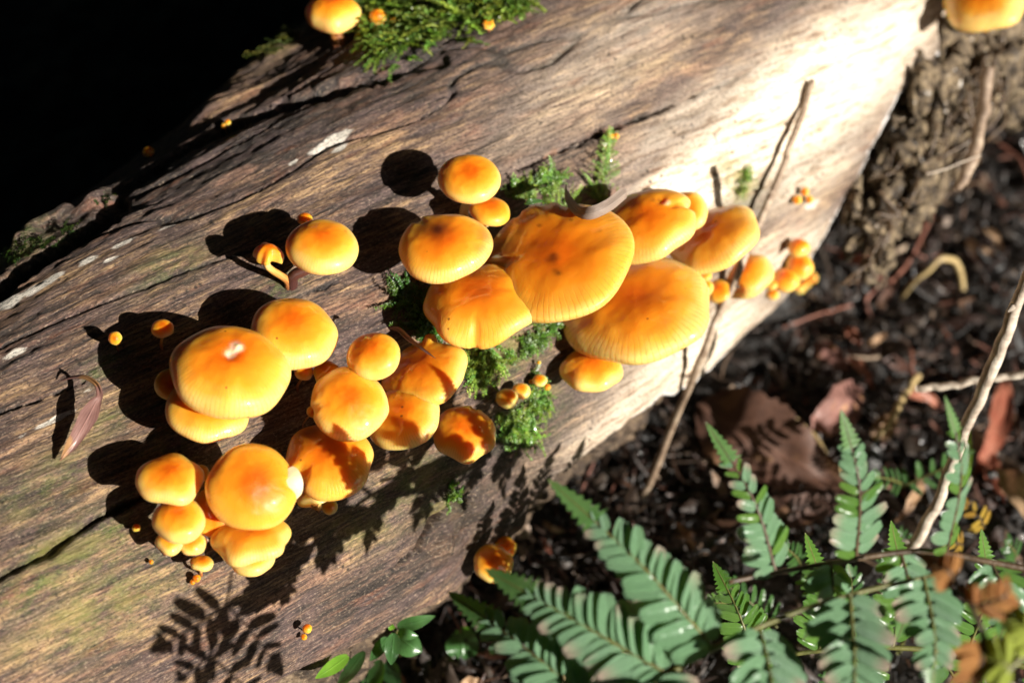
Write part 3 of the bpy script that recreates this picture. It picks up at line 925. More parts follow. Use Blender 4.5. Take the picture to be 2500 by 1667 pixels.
LIFT = .80
S = [
 # lower left family
 dict(cx=561, cy=903, sx=143, sy=111, rot=-4, lift=3.5, D=.6, tone=.46, seed=1, pits=[(-.02, -.02, .11, .07), (.10, .12, .07, -.05)], flesh=[(.07, .13, .11, .95), (-.02, .0, .08, .8), (.03, .06, .07, .9)],
      stains=[(.93, -.28, .06, .35)], label='big domed orange cap with a pale scar in its dimpled middle'),
 dict(cx=717, cy=811, sx=107, sy=85, rot=-8, lift=2.6, D=.6, tone=.52, seed=2, label='smooth orange dome touching the upper edge of the scarred cap'),
 dict(cx=507, cy=996, sx=103, sy=80, rot=-4, lift=2.2, D=.45, tone=.55, seed=3, striae=1, label='striped yellow-orange cap tucked beneath the scarred cap'),
 dict(cx=417, cy=936, sx=41, sy=44, rot=25, lift=1.8, D=.7, tone=.42, seed=4, striae=.3, label='small shaded orange cap peeping out beside the scarred cap'),
 dict(cx=397, cy=801, sx=28, sy=22, lift=1.6, D=.6, tone=.4, seed=5, striae=.2, base=(395, 852), stem_tone=.62, label='little stalked mushroom standing in the shadow of the scarred cap'),
 dict(cx=282, cy=824, sx=17, sy=19, rot=-25, lift=1.0, D=.9, tone=.48, seed=6, label='tiny orange button at the edge of the large rounded shadow'),
 dict(cx=742, cy=907, sx=23, sy=20, lift=2.0, D=.8, tone=.38, seed=7, striae=.2, label='small deep orange cap below the smooth dome, half hidden'),
 dict(cx=797, cy=908, sx=33, sy=29, rot=10, lift=2.4, D=.8, tone=.45, seed=8, striae=.2, label='small rounded cap wedged between the smooth dome and the central cluster'),
 # middle cluster
 dict(cx=911, cy=867, sx=67, sy=55, rot=14, lift=4.2, D=.8, tone=.44, seed=9, striae=.4, label='bell-shaped amber cap with a brown speck crowning the central cluster'),
 dict(cx=852, cy=985, sx=97, sy=87, rot=-12, lift=3.8, D=.65, tone=.5, seed=10, wav=.045, notch=[(205, 9, .06)], label='wavy orange cap in front of the central cluster, below the bell-shaped cap'),
 dict(cx=1035, cy=912, sx=107, sy=74, rot=26, lift=2.8, D=.5, tone=.42, seed=11, striae=.5, wav=.04, notch=[(62, 7, -.16)], label='broad cap with an upturned pointed corner under a thin dark leaf'),
 dict(cx=984, cy=1018, sx=93, sy=75, rot=24, lift=3.3, D=.55, tone=.52, seed=12, striae=.9, label='wet striped cap overlapped by the wavy cap of the central cluster'),
 dict(cx=1134, cy=1056, sx=79, sy=66, rot=-6, lift=2.4, D=.65, tone=.44, seed=13, wav=.045, notch=[(75, 8, .08)], label='separate orange cap with a ragged top edge, nearest the bright moss tuft'),
 dict(cx=763, cy=1000, sx=15, sy=20, lift=2.2, D=.9, tone=.42, seed=14, label='tiny orange knob sticking out behind the wavy cap'),
 # lower cluster
 dict(cx=415, cy=1168, sx=82, sy=60, rot=-3, lift=2.6, D=.55, tone=.55, seed=15, striae=1., wav=.04, label='pale-rimmed striped cap at the outer end of the lowest cluster'),
 dict(cx=497, cy=1150, sx=23, sy=33, rot=-60, lift=1.8, D=.6, tone=.46, seed=16, label='narrow cap showing edge-on behind the pale-rimmed striped cap'),
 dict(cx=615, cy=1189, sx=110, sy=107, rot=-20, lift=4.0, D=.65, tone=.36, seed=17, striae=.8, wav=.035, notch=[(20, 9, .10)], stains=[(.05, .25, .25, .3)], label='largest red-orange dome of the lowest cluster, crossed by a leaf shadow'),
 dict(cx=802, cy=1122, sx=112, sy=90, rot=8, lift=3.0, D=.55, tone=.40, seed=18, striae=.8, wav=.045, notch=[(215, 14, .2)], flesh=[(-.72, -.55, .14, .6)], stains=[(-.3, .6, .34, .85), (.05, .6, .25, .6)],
      label='creased orange cap with a dark upper edge beside the red-orange dome'),
 dict(cx=768, cy=1206, sx=48, sy=26, rot=18, lift=2.2, D=.4, tone=.75, seed=19, striae=.3, label='cream frilled cap poking out under the creased cap'),
 dict(cx=803, cy=1232, sx=20, sy=25, rot=20, lift=1.6, D=.9, tone=.6, seed=20, label='small wet yellow knob hanging below the creased cap'),
 dict(cx=438, cy=1268, sx=64, sy=54, rot=2, lift=2.7, D=.75, tone=.50, seed=21, striae=.5, label='round glossy cap directly below the pale-rimmed striped cap'),
 dict(cx=416, cy=1322, sx=35, sy=31, lift=1.7, D=.7, tone=.6, seed=22, striae=.7, label='smaller paler lobe under the round glossy cap, on its outer side'),
 dict(cx=471, cy=1325, sx=33, sy=30, lift=1.9, D=.7, tone=.56, seed=23, striae=.5, label='wet glinting little cap under the round glossy cap, on its inner side'),
 dict(cx=527, cy=1250, sx=62, sy=62, rot=-20, lift=2.0, D=.6, tone=.38, seed=24, striae=.6, label='shaded orange cap squeezed between the round glossy cap and the red-orange dome'),
 dict(cx=612, cy=1306, sx=99, sy=62, rot=4, lift=2.8, D=.5, tone=.48, seed=25, striae=1., wav=.05, label='wide dripping-wet cap under the red-orange dome'),
 dict(cx=615, cy=1358, sx=57, sy=43, lift=1.8, D=.6, tone=.60, seed=26, striae=.6, label='bottommost yellow cap of the lowest cluster'),
 dict(cx=493, cy=1373, sx=29, sy=19, rot=-6, lift=1.2, D=.5, tone=.55, seed=27, base=(491, 1404), stem_tone=.7, label='tiny tan parasol cap below the lowest cluster, above reddish stubs'),
 dict(cx=480, cy=1408, sx=10, sy=13, lift=.4, D=1., tone=.2, seed=28, label='larger reddish stub beneath the tiny tan parasol cap'),
 dict(cx=470, cy=1420, sx=7, sy=7, lift=.3, D=1., tone=.15, seed=29, label='smaller reddish stub beneath the tiny tan parasol cap'),
 dict(cx=333, cy=1287, sx=11, sy=9, lift=.4, D=.9, tone=.35, seed=30, label='tiny orange bump beside the black crack under the lowest cluster'),
 dict(cx=369, cy=1371, sx=6, sy=6, lift=.3, D=1., tone=.2, seed=31, label='pinhead red-brown bump on bare wood below the crack'),
 # upper right cluster
 dict(cx=1146, cy=435, sx=77, sy=59, rot=-2, lift=3.3, D=.55, tone=.47, seed=32, striae=.7, base=(1133, 540), stem_r=.155, stem_tone=1., wav=.015, label='neat round cap on a pale stem casting a whole mushroom shadow'),
 dict(cx=1197, cy=514, sx=50, sy=35, rot=-12, lift=2.6, D=.55, tone=.38, seed=33, striae=.2, stem_tone=.8, label='small amber cap leaning against the stem of the neat round cap'),
 dict(cx=1085, cy=602, sx=110, sy=86, rot=4, lift=3.4, D=.5, tone=.46, seed=34, striae=1., stains=[(-.12, .22, .30, 1.), (-.42, .30, .26, .75), (.9, .1, .22, .5), (.82, -.3, .2, .35)], notch=[(128, 7, .10)], label='orange cap with a burnt brown patch near its top'),
 dict(cx=1359, cy=633, sx=192, sy=140, rot=17, lift=5.0, D=.26, tone=.40, seed=35, striae=1., wav=.03, notch=[(172, 9, .30), (70, 6, .07), (88, 4, .05), (110, 4, .04)], flesh=[(-.68, .09, .11, 1.), (-.74, .22, .08, .9), (-.76, -.06, .08, .9)],
      stains=[(-.62, .38, .26, .8), (-.45, .50, .2, .5), (-.05, -.16, .07, .85), (-.06, -.40, .055, .8), (-.3, .72, .14, .4), (.6, .1, .03, .6), (.3, .4, .025, .7), (-.1, .5, .03, .7)], label='largest flat orange cap with a bitten notch in its edge'),
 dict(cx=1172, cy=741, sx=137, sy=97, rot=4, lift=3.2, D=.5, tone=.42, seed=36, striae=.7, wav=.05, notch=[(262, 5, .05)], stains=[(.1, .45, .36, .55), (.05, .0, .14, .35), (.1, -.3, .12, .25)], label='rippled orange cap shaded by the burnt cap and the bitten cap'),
 dict(cx=1582, cy=548, sx=115, sy=87, rot=16, lift=4.6, D=.5, tone=.52, seed=37, striae=.9, pits=[(.38, .28, .11, .08), (.6, .1, .09, .06)], flesh=[(.52, .18, .08, .5)], stains=[(.25, .33, .08, .6), (.36, .33, .05, .6)], notch=[(8, 7, .12)],
      label='orange cap with a torn wet pit, beside the curled grey leaf'),
 dict(cx=1672, cy=518, sx=57, sy=49, rot=22, lift=3.2, D=.55, tone=.58, seed=38, striae=.3, label='half-hidden yellow cap behind the cap with the torn pit'),
 dict(cx=1742, cy=580, sx=116, sy=72, rot=24, lift=4.2, D=.45, tone=.55, seed=39, striae=.9, label='sloping yellow-orange cap with the dead twig rising behind it'),
 dict(cx=1553, cy=750, sx=185, sy=128, rot=10, lift=3.2, D=.33, tone=.54, seed=40, striae=1., wav=.02, label='huge smooth cap with striped rim under the bitten cap'),
 dict(cx=1818, cy=672, sx=68, sy=53, rot=16, lift=1.0, D=.65, tone=.62, seed=41, striae=.2, label='plain yellow cap crossed by the dead twig'),
 dict(cx=1757, cy=712, sx=33, sy=29, lift=1.0, D=.7, tone=.55, seed=42, striae=.2, label='small cap partly behind the twig and next to the huge smooth cap'),
 dict(cx=1720, cy=702, sx=22, sy=21, lift=1.4, D=.8, tone=.55, seed=43, striae=.2, label='small round button pressed against the rim of the huge smooth cap'),
 dict(cx=1722, cy=672, sx=16, sy=13, lift=1.6, D=.8, tone=.5, seed=44, label='tiny button tucked under the sloping yellow-orange cap'),
 dict(cx=1828, cy=558, sx=14, sy=10, lift=.8, D=.7, tone=.55, seed=45, label='tiny orange cap showing just behind the twig above the sloping cap'),
 dict(cx=1443, cy=900, sx=76, sy=52, rot=-2, lift=2.2, D=.55, tone=.52, seed=46, striae=.5, label='lone orange cap emerging below the rim of the huge smooth cap'),
 # far right bunch
 dict(cx=1950, cy=603, sx=27, sy=21, lift=2.4, D=.8, tone=.48, seed=47, striae=0, label='topmost button of the little bunch near the log edge'),
 dict(cx=1952, cy=650, sx=34, sy=32, lift=2.4, D=.9, tone=.5, seed=48, striae=0, label='biggest ball in the little bunch near the log edge'),
 dict(cx=1919, cy=682, sx=33, sy=29, lift=1.8, D=.9, tone=.48, seed=49, striae=0, label='second ball of the little bunch, on the side towards the twig'),
 dict(cx=1983, cy=676, sx=13, sy=15, lift=1.6, D=.9, tone=.52, seed=50, striae=0, label='small ball at the outer side of the little bunch'),
 dict(cx=1952, cy=702, sx=15, sy=12, lift=1.2, D=.9, tone=.55, seed=51, striae=0, label='small lowest ball of the little bunch'),
 dict(cx=1968, cy=692, sx=11, sy=10, lift=1.3, D=.9, tone=.5, seed=52, striae=0, label='tiny ball between the two small balls of the little bunch'),
 dict(cx=1887, cy=718, sx=15, sy=14, lift=.9, D=.9, tone=.55, seed=53, striae=0, label='tiny ball below the plain yellow cap, lower of a pair'),
 dict(cx=1884, cy=696, sx=13, sy=12, lift=.8, D=.9, tone=.55, seed=54, striae=0, label='tiny ball below the plain yellow cap, upper of a pair'),
 dict(cx=1946, cy=487, sx=12, sy=13, lift=.7, D=.9, tone=.6, seed=55, striae=0, label='pale tiny button by the white rim crack, single'),
 dict(cx=1965, cy=468, sx=11, sy=11, lift=.9, D=.9, tone=.5, seed=56, striae=0, label='tiny button by the white rim crack, upper of a stuck pair'),
 dict(cx=1976, cy=484, sx=10, sy=13, lift=.7, D=.9, tone=.52, seed=57, striae=0, label='tiny button by the white rim crack, lower of a stuck pair'),
 # button row by the moss
 dict(cx=1238, cy=972, sx=28, sy=24, rot=-12, lift=1.4, D=.6, tone=.72, seed=58, striae=.2, label='largest pale tan button of the row above the bright moss tuft'),
 dict(cx=1273, cy=953, sx=23, sy=19, rot=-6, lift=1.2, D=.6, tone=.76, seed=59, striae=.1, label='middle pale button of the row above the bright moss tuft'),
 dict(cx=1318, cy=928, sx=18, sy=15, lift=.9, D=.6, tone=.66, seed=60, striae=.1, label='smallest pale button of the row, closest to the lone orange cap'),
 dict(cx=1316, cy=884, sx=5, sy=6, lift=.5, D=.8, tone=.7, seed=61, label='pinhead pale button above the row of buttons'),
 dict(cx=1296, cy=931, sx=6, sy=7, lift=.3, D=.9, tone=.2, seed=62, label='rust pinhead touching the smallest pale button'),
 dict(cx=1336, cy=944, sx=9, sy=8, lift=.3, D=.9, tone=.2, seed=63, label='rust red bump between the smallest pale button and the lone cap'),
 # on bare wood, left and centre
 dict(cx=787, cy=600, sx=89, sy=65, rot=-3, lift=2.7, D=.6, tone=.56, seed=64, striae=.5, base=(712, 698), stem_r=.17, stem_tone=-.1, wav=.012, stains=[(.62, .32, .05, .4)], label='smooth egg-yellow cap on a dark purple-brown stem'),
 dict(cx=744, cy=533, sx=19, sy=14, lift=1.2, D=.8, tone=.36, seed=65, striae=0, label='small shaded orange cap just behind the egg-yellow cap'),
 dict(cx=657, cy=617, sx=37, sy=23, rot=-8, lift=2.2, D=.9, tone=.34, seed=66, striae=.2, base=(705, 702), stem_r=.26, stem_tone=.62, wav=.09, notch=[(300, 22, .35)], label='misshapen brown-orange cap on a bent stem'),
 dict(cx=1490, cy=333, sx=9, sy=8, lift=.4, D=.9, tone=.36, seed=67, label='tiny orange bump beside the mossy sprig, nearer of two'),
 dict(cx=1504, cy=333, sx=8, sy=8, lift=.4, D=.9, tone=.36, seed=68, label='tiny orange bump beside the mossy sprig, farther of two'),
 # top edge
 dict(cx=812, cy=26, sx=67, sy=42, rot=0, lift=3.2, D=.8, tone=.48, seed=69, striae=0, base=(826, 108), stem_r=.28, stem_tone=.62, curl=22, wav=.03, label='chunky double orange cap on the mossy top of the log'),
 dict(cx=804, cy=-8, sx=36, sy=24, lift=4.2, D=.7, tone=.42, seed=70, striae=0, label='second cap stacked over the chunky double cap at the picture top'),
 dict(cx=922, cy=42, sx=21, sy=20, lift=1.4, D=1., tone=.47, seed=71, striae=0, label='round orange ball beside the moss at the top of the log'),
 dict(cx=881, cy=68, sx=12, sy=12, lift=.8, D=1., tone=.48, seed=72, striae=0, label='largest bead under the round ball by the moss'),
 dict(cx=895, cy=61, sx=9, sy=9, lift=.7, D=1., tone=.46, seed=73, striae=0, label='bead wedged between the largest bead and the round ball'),
 dict(cx=910, cy=70, sx=8, sy=8, lift=.5, D=1., tone=.46, seed=74, striae=0, label='bead right below the round ball by the moss'),
 dict(cx=875, cy=86, sx=7, sy=7, lift=.4, D=1., tone=.5, seed=75, striae=0, label='lowest bead of those by the chunky cap'),
 dict(cx=960, cy=51, sx=8, sy=8, lift=1.0, D=1., tone=.44, seed=76, striae=0, label='single orange bead nested in the top moss'),
 dict(cx=1193, cy=60, sx=15, sy=13, rot=-30, lift=.7, D=.5, tone=.45, seed=77, wav=.12, label='ragged orange cap fragment at the tip of the top moss'),
 dict(cx=2402, cy=8, sx=96, sy=66, rot=4, lift=None, depth=.735, D=.5, tone=.74, seed=78, striae=.2, base=(2342, 66), stem_r=.14, label='overexposed yellow cap at the far end of the log'),
 # in shade
 dict(cx=363, cy=371, sx=15, sy=13, lift=1.2, D=.9, tone=.45, seed=79, striae=0, label='lone dim orange button on the unlit back of the log'),
 dict(cx=556, cy=299, sx=8, sy=7, lift=.5, D=.9, tone=.45, seed=80, label='larger of two tiny buttons in the dark groove'),
 dict(cx=546, cy=307, sx=6, sy=6, lift=.4, D=.9, tone=.5, seed=81, label='smaller of two tiny buttons in the dark groove'),
 # bottom
 dict(cx=750, cy=1533, sx=12, sy=11, lift=.9, D=1., tone=.35, seed=82, striae=0, base=(744, 1545), label='upper bead of the pair low on the log beside the frond shadow'),
 dict(cx=742, cy=1554, sx=8, sy=8, lift=.5, D=1., tone=.25, seed=83, striae=0, label='lower bead of the pair low on the log beside the frond shadow'),
 dict(cx=1204, cy=1374, sx=49, sy=47, rot=-30, lift=2.2, D=.75, tone=.46, seed=84, striae=.2, depth=.607, base=(1190, 1395), label='smooth shaded cap by the fern tip at the foot of the log'),
 dict(cx=1233, cy=1335, sx=29, sy=27, rot=-20, lift=1.4, D=.7, tone=.42, seed=85, striae=.1, depth=.622, base=(1215, 1345), label='smaller cap behind the smooth shaded cap at the foot of the log'),
]
INFO = {}
for q in S:
    INFO[q['seed']] = mushroom(**q)

# torn pale flap and gill frill of the lowest cluster
root_, C_, N_, R_ = INFO[17]
dfl = (C_ - CAM) @ VD
flap = [at(704, 1142, dfl + .001), at(716, 1165, dfl - .001), at(722, 1195, dfl - .001), at(718, 1222, dfl + .001)]
Vf, Ff, uf = ribbon(spline(flap, 12), .0052, -VD + .3 * VR, prof=np.interp(np.linspace(0, 1, 12), [0, .12, .5, .8, 1], [.55, .9, 1., .75, .15]), cup=-.12)
Vf2 = Vf - nrm(-VD) * .0006
mk('torn_flap', np.vstack([Vf, Vf2]), [Ff, Ff[:, ::-1] + len(Vf)], M_GILL, root_, uv=np.vstack([uf, uf]))['label'] = 'pale torn edge folded up'

# ------------------------------------------------------------------ moss
def moss(name, strands, label, tint=(.10, .22, .03), leaf=.0016, seed=0):
    """strands: (root point, direction, length, normal)"""
    rs = np.random.default_rng(seed)
    Vs, Cs = [], []
    for P, d, L, n in strands:
        d = nrm(d); n = nrm(n); sdir = np.cross(d, n)
        m = max(6, int(L / .00075))
        s = np.linspace(0, 1, m)
        bend = rs.normal() * .25
        C = P + np.outer(s * L, d) + np.outer(bend * s * s * L, sdir) + np.outer(.0012 * np.sin(s * 2.5) + .0006, n)
        lf = leaf * rs.uniform(.8, 1.25)
        tone = rs.uniform(.55, 1.35) * np.array(tint) * np.array([rs.uniform(.8, 1.5), 1, rs.uniform(.6, 1.3)])
        for k in range(4):
            sg = (-1, 1, -.45, .45)[k]
            wv = nrm(sdir * sg + n * (.25 if k < 2 else .8) + d * .75)[None] + rs.normal(size=(m, 3)) * .22
            wv /= np.linalg.norm(wv, axis=1)[:, None]
            l_ = lf * (1.1 - .55 * s)[:, None] * rs.uniform(.7, 1.2, (m, 1)) * (1 if k < 2 else .7)
            sd = np.cross(wv, n + .3 * rs.normal(size=3)); sd /= np.linalg.norm(sd, axis=1)[:, None] + 1e-9
            q = np.stack([C, C + wv * l_ * .5 + sd * l_ * .26, C + wv * l_, C + wv * l_ * .5 - sd * l_ * .26], 1)
            Vs.append(q.reshape(-1, 3))
            c = tone[None] * (.75 + .7 * s)[:, None] * rs.uniform(.8, 1.25, (m, 1))
            Cs.append(np.repeat(np.concatenate([c, np.ones((m, 1))], 1), 4, axis=0))
    V = np.concatenate(Vs); C = np.concatenate(Cs)
    F = np.arange(len(V)).reshape(-1, 4)
    o = mk(name, V, F, M_MOSS, loc=V.mean(0), cols={'tint': np.clip(C, 0, 1)}, smooth=False)
    tag(o, label, 'moss', kind='stuff')
    return o


def img_dir(n, ang):
    """direction along the surface that looks like this angle in the picture (0 = right, 90 = up)"""
    v = VR * math.cos(math.radians(ang)) + VU * math.sin(math.radians(ang))
    return nrm(v - n * (v @ n))


def strands_in(pts, ang, spread, Lr, count, rs, jit_px=12, rise=.25):
    out = []
    tries = 0
    while len(out) < count and tries < count * 4:
        tries += 1
        i = rs.integers(len(pts))
        x, y, r = pts[i]
        px_, py_ = x + rs.normal() * r * .5, y + rs.normal() * r * .5
        P, n, t = on_log(px_, py_)
        if P is None: continue
        a = ang + rs.normal() * spread
        out.append((P, img_dir(n, a) + n * rise * abs(rs.normal()), rs.uniform(*Lr), n))
    return out


rs = np.random.default_rng(3)
top = [(915, 15, 36), (960, 40, 60), (1030, 20, 80), (1090, 30, 70), (1150, 10, 60), (1210, 8, 45), (1000, 80, 50), (960, 105, 36), (1060, 70, 36), (1270, 12, 24), (980, 10, 70), (920, 70, 25)]
st_ = strands_in(top, 235, 42, (.004, .013), 520, rs, rise=.45)
for a, b in (((985, 70), (893, 192)), ((1075, 60), (952, 160)), ((935, 70), (925, 135)), ((1090, 60), (1078, 112)), ((1140, 40), (1157, 102)), ((1215, 5), (1224, 58)), ((920, 78), (890, 108)), ((1010, 110), (960, 158)), ((1000, 60), (905, 182)), ((1180, 30), (1310, 34))):
    P, n, t = on_log(*a); Q, n2, t2 = on_log(*b)
    for k in range(3):
        P2 = P + rs.normal(size=3) * .0008
        st_.append((P2 + n * .002, Q - P2, np.linalg.norm(Q - P2), n))
moss('moss_clump', st_, 'large wet green feathery moss patch on the crest of the log', (.22, .38, .06), .0022, 1)
moss('moss_clump', strands_in([(660, 105, 30), (690, 85, 25), (710, 82, 20), (640, 120, 18)], 215, 40, (.003, .007), 60, rs), 'small olive moss tuft beside the chunky double cap', (.15, .19, .05), .0016, 2)
moss('moss_clump', strands_in([(1265, 462, 24), (1310, 455, 28), (1330, 470, 24), (1245, 480, 16), (1290, 480, 20), (1350, 440, 12)], 60, 45, (.003, .007), 80, rs), 'green moss behind the largest flat cap', (.16, .32, .05), .0015, 3)
sp = strands_in([(1458, 470, 22), (1462, 500, 24), (1470, 520, 18), (1355, 510, 8), (1385, 500, 8)], 80, 50, (.004, .010), 60, rs)
P, n, t = on_log(1458, 450); Q, n2, t2 = on_log(1473, 326)
ax0 = Q - P; Ls = np.linalg.norm(ax0)
for k in range(3): sp.append((P + n * .003, ax0 + n * .002, Ls, n))
for k in range(14):
    f = k / 14
    for sg in (-1, 1):
        sp.append((P + ax0 * f + n * .004, img_dir(n, 83 + sg * 68), .0065 * (1 - f) ** .8 + .001, n))
moss('moss_sprig', sp, 'upright feathery moss sprig beside the curled grey leaf', (.22, .40, .07), .0012, 4)
moss('moss_clump', strands_in([(1010, 745, 20), (1025, 775, 26), (1040, 805, 26), (1055, 825, 20), (985, 735, 14), (1075, 800, 16)], 120, 50, (.004, .011), 110, rs), 'dark green moss between the burnt cap group and the corner cap', (.06, .16, .02), .0018, 5)
moss('moss_clump', strands_in([(1180, 850, 20), (1172, 880, 22), (1165, 905, 16), (1195, 862, 22), (1150, 890, 14)], 250, 45, (.005, .012), 90, rs), 'bright star-shaped moss rosette under the rippled cap', (.20, .38, .05), .0016, 6)
moss('moss_clump', strands_in([(1300, 800, 22), (1320, 820, 20), (1280, 835, 16), (1340, 790, 14)], 300, 50, (.003, .007), 45, rs), 'moss fringe in the gap between the rippled cap and the huge cap', (.10, .22, .03), .0017, 7)
moss('moss_clump', strands_in([(1290, 1000, 28), (1260, 1030, 30), (1310, 975, 22), (1240, 1050, 26), (1280, 1060, 24), (1300, 915, 10), (1230, 1010, 20)], 290, 50, (.003, .008), 150, rs), 'bright moss tuft below the row of pale buttons', (.14, .29, .035), .0016, 8)
moss('moss_clump', strands_in([(1812, 440, 14), (1805, 460, 14), (1820, 425, 10)], 250, 60, (.002, .004), 40, rs), 'tiny sunlit moss spot between twig and its shadow', (.2, .34, .06), .0012, 9)
moss('moss_clump', strands_in([(1115, 1205, 12), (1095, 1215, 10), (1240, 880, 14), (1100, 1190, 10)], 100, 70, (.002, .004), 40, rs), 'scattered moss specks near the log foot', (.09, .2, .02), .0013, 10)
moss('moss_clump', strands_in([(60, 610, 25), (110, 600, 25), (30, 640, 25), (170, 575, 20), (255, 498, 12)], 40, 60, (.002, .005), 70, rs), 'thin moss edging the dark groove on the shaded side', (.05, .10, .02), .0013, 11)

# ------------------------------------------------------------------ twigs, branches, roots
TW_G = 'sticks and stalks on the forest floor'


def stick(name, P, rad, label, m=M_TWIG, cat='twig', group=None, seg=10, n=40, rough=.12, nubs=0, seed=0, wob=.0006):
    C = spline(P, n)
    r_ = np.random.default_rng(900 + seed)
    C = C + wob * np.stack([vn(np.arange(n) * .35, np.full(n, seed * 1.7 + k * 9.1), 77) for k in range(3)], -1)
    rr = np.interp(np.linspace(0, 1, n), np.linspace(0, 1, len(np.atleast_1d(rad))), np.atleast_1d(rad))
    V, F, uv = tube(C, rr, seg, rough, seed)
    uv = uv * np.array([rr.mean() * 6.28 * 30, np.linalg.norm(C[0] - C[-1]) * 30]) / 10
    Fs = F; Vs = [V]; Us = [uv]; off = len(V)
    o = mk(name, V, Fs, m, loc=C[0], uv=uv)
    tag(o, label, cat, group)
    for k in range(nubs):
        i = int(n * (k + .7) / (nubs + .4))
        d = nrm(np.cross(C[min(i + 1, n - 1)] - C[i], r_.normal(size=3)))
        if d @ VD > 0: d = -d
        d = nrm(d + .4 * nrm(C[-1] - C[0]))
        q = np.array([C[i], C[i] + d * rr[i] * 1.5, C[i] + d * rr[i] * 2.3])
        v2, f2, u2 = tube(spline(q, 6), rr[i] * np.array([.75, .6, .5, .4, .25, .1]), 7, .1, k)
        mk('bud_stub', v2, f2, m, o, uv=u2)
    return o


TWP = [(1986, 195), (1950, 300), (1913, 404), (1860, 532), (1796, 680), (1722, 850), (1658, 999), (1595, 1159), (1556, 1240)]
TWL = [.002, .004, .006, .009, .014, .019, .022, .014, -.004]
tw_c = []
for (x_, y_), l_ in zip(TWP, TWL):
    P_, n_, t_ = on_log(x_, y_)
    g_ = (on_ground(x_, y_) - CAM) @ VD
    tw_c.append((g_ if t_ is None or g_ < t_ else t_) - l_)
gd_ = [(on_ground(x_, y_) - CAM) @ VD for x_, y_ in TWP]
lt_ = [on_log(x_, y_)[2] or 9. for x_, y_ in TWP]
su_ = [min(a_, b_) for a_, b_ in zip(gd_, lt_)]
i_ = 5
s_ = np.array([(q[1] - TWP[0][1]) / (TWP[i_][1] - TWP[0][1]) for q in TWP[:i_ + 1]])
ln_ = (su_[0] - .0045) * (1 - s_) + (su_[i_] - .021) * s_
bow = max(0., max((ln_[k] - (su_[k] - .004 - .012 * s_[k])) / (4 * s_[k] * (1 - s_[k])) for k in range(1, i_)))
dq = list(ln_ - bow * 4 * s_ * (1 - s_))
e_ = su_[-1] + .004
for k in range(i_ + 1, len(TWP)):
    f_ = (TWP[k][1] - TWP[i_][1]) / (TWP[-1][1] - TWP[i_][1])
    dq.append(dq[i_] * (1 - f_) + e_ * f_)
tw_c = [at(x_, y_, d_) for (x_, y_), d_ in zip(TWP, dq)]
stick('dead_twig', tw_c, [.0014, .0015, .0016, .0017, .0018], 'long thin dead twig leaning across the log in front of the caps', M_TWIG, nubs=5, seed=1, n=70)
PT = [at(2590, 480, .560), at(2500, 700, .580), at(2430, 880, .598), at(2350, 1060, .618), at(2300, 1200, .632), at(2215, 1360, .645), at(2110, 1520, .655)]
stick('bare_branch', PT, [.0021, .0023, .0026, .0023, .0022, .0024, .0022], 'thick pale bare branch slanting past the fern on the far side', M_TWIG_P, 'branch', nubs=3, seed=2, n=90)
stick('dry_stalk', [at(2235, 950, .655), at(2330, 938, .65), at(2420, 925, .645), at(2520, 912, .64)], .0016, 'straight pale dry stalk lying behind the bare branch', M_TWIG_P, 'stalk', seed=3)


def gstick(path, wpx, label, m, cat='twig', lift=.004, name='fallen_twig', seed=0, group=None, lifts=None):
    P = [on_ground(*p) - VD * (lifts[i] if lifts else lift) for i, p in enumerate(path)]
    dep = np.mean([(p - CAM) @ VD for p in P])
    r_ = np.atleast_1d(wpx) / 2 * dep * 36 / 2500 / F_MM
    return stick(name, P, r_, label, m, cat, group, seg=8, n=26, seed=seed)


gstick([(2205, 915), (2170, 965), (2130, 1030), (2105, 1062)], [20, 17, 14], 'knobbly straw-coloured stalk standing behind the spotted leaf', M_TWIG_Y, 'stalk', .03, 'straw_stalk', 4)
gstick([(1926, 1016), (1965, 1060), (2000, 1110), (2030, 1150)], [16, 14, 18], 'short yellow stalk lying over the broad brown leaf', M_TWIG_Y, 'stalk', .02, 'straw_stalk', 5)
gstick([(1775, 942), (1820, 985), (1872, 1035)], [16, 12], 'short brown stick at the foot of the log below the white rim', M_TWIG, 'twig', .008, 'fallen_twig', 6)
gstick([(2195, 730), (2212, 682), (2250, 642), (2296, 655), (2345, 708)], [11, 14, 17, 14], 'arched tan stalk bent like a hoop over the dark soil', M_TWIG_Y, 'stalk', .0, 'bent_stalk', 7, lifts=[.004, .03, .045, .035, .006])
gstick([(2262, 500), (2240, 560), (2200, 640), (2150, 695)], [7, 9, 9], 'thin red twig leading down past the rotten bark', M_TWIG_R, 'twig', .02, 'red_twig', 8)
gstick([(2380, 378), (2425, 415), (2448, 480), (2466, 545)], [10, 9, 12], 'reddish jointed root arching through the darkness', M_TWIG_R, 'root', .05, 'thin_root', 9)
stick('hanging_root', [at(2412, 165, .715), at(2402, 260, .715), at(2388, 330, .713), at(2365, 400, .71), at(2338, 468, .71)], [.0024, .0026, .0024, .0032, .0016], 'grey-brown root hanging down from the rotten bark', M_TWIG, 'root', seed=10)
gstick([(2008, 1425), (2040, 1440), (2074, 1462)], [18, 18], 'stubby textured tan stick among the ground ferns', M_TWIG_Y, 'twig', .02, 'fallen_twig', 11)
gstick([(2245, 1365), (2200, 1445), (2150, 1560)], [11, 12], 'green-yellow fern stalk crossing the pale branch', M_RACHIS, 'stalk', .03, 'green_stalk', 12)
gstick([(1410, 1545), (1395, 1600), (1370, 1668)], [12, 15], 'tan stick between the two foremost fern blades', M_TWIG_Y, 'twig', .01, 'fallen_twig', 13)
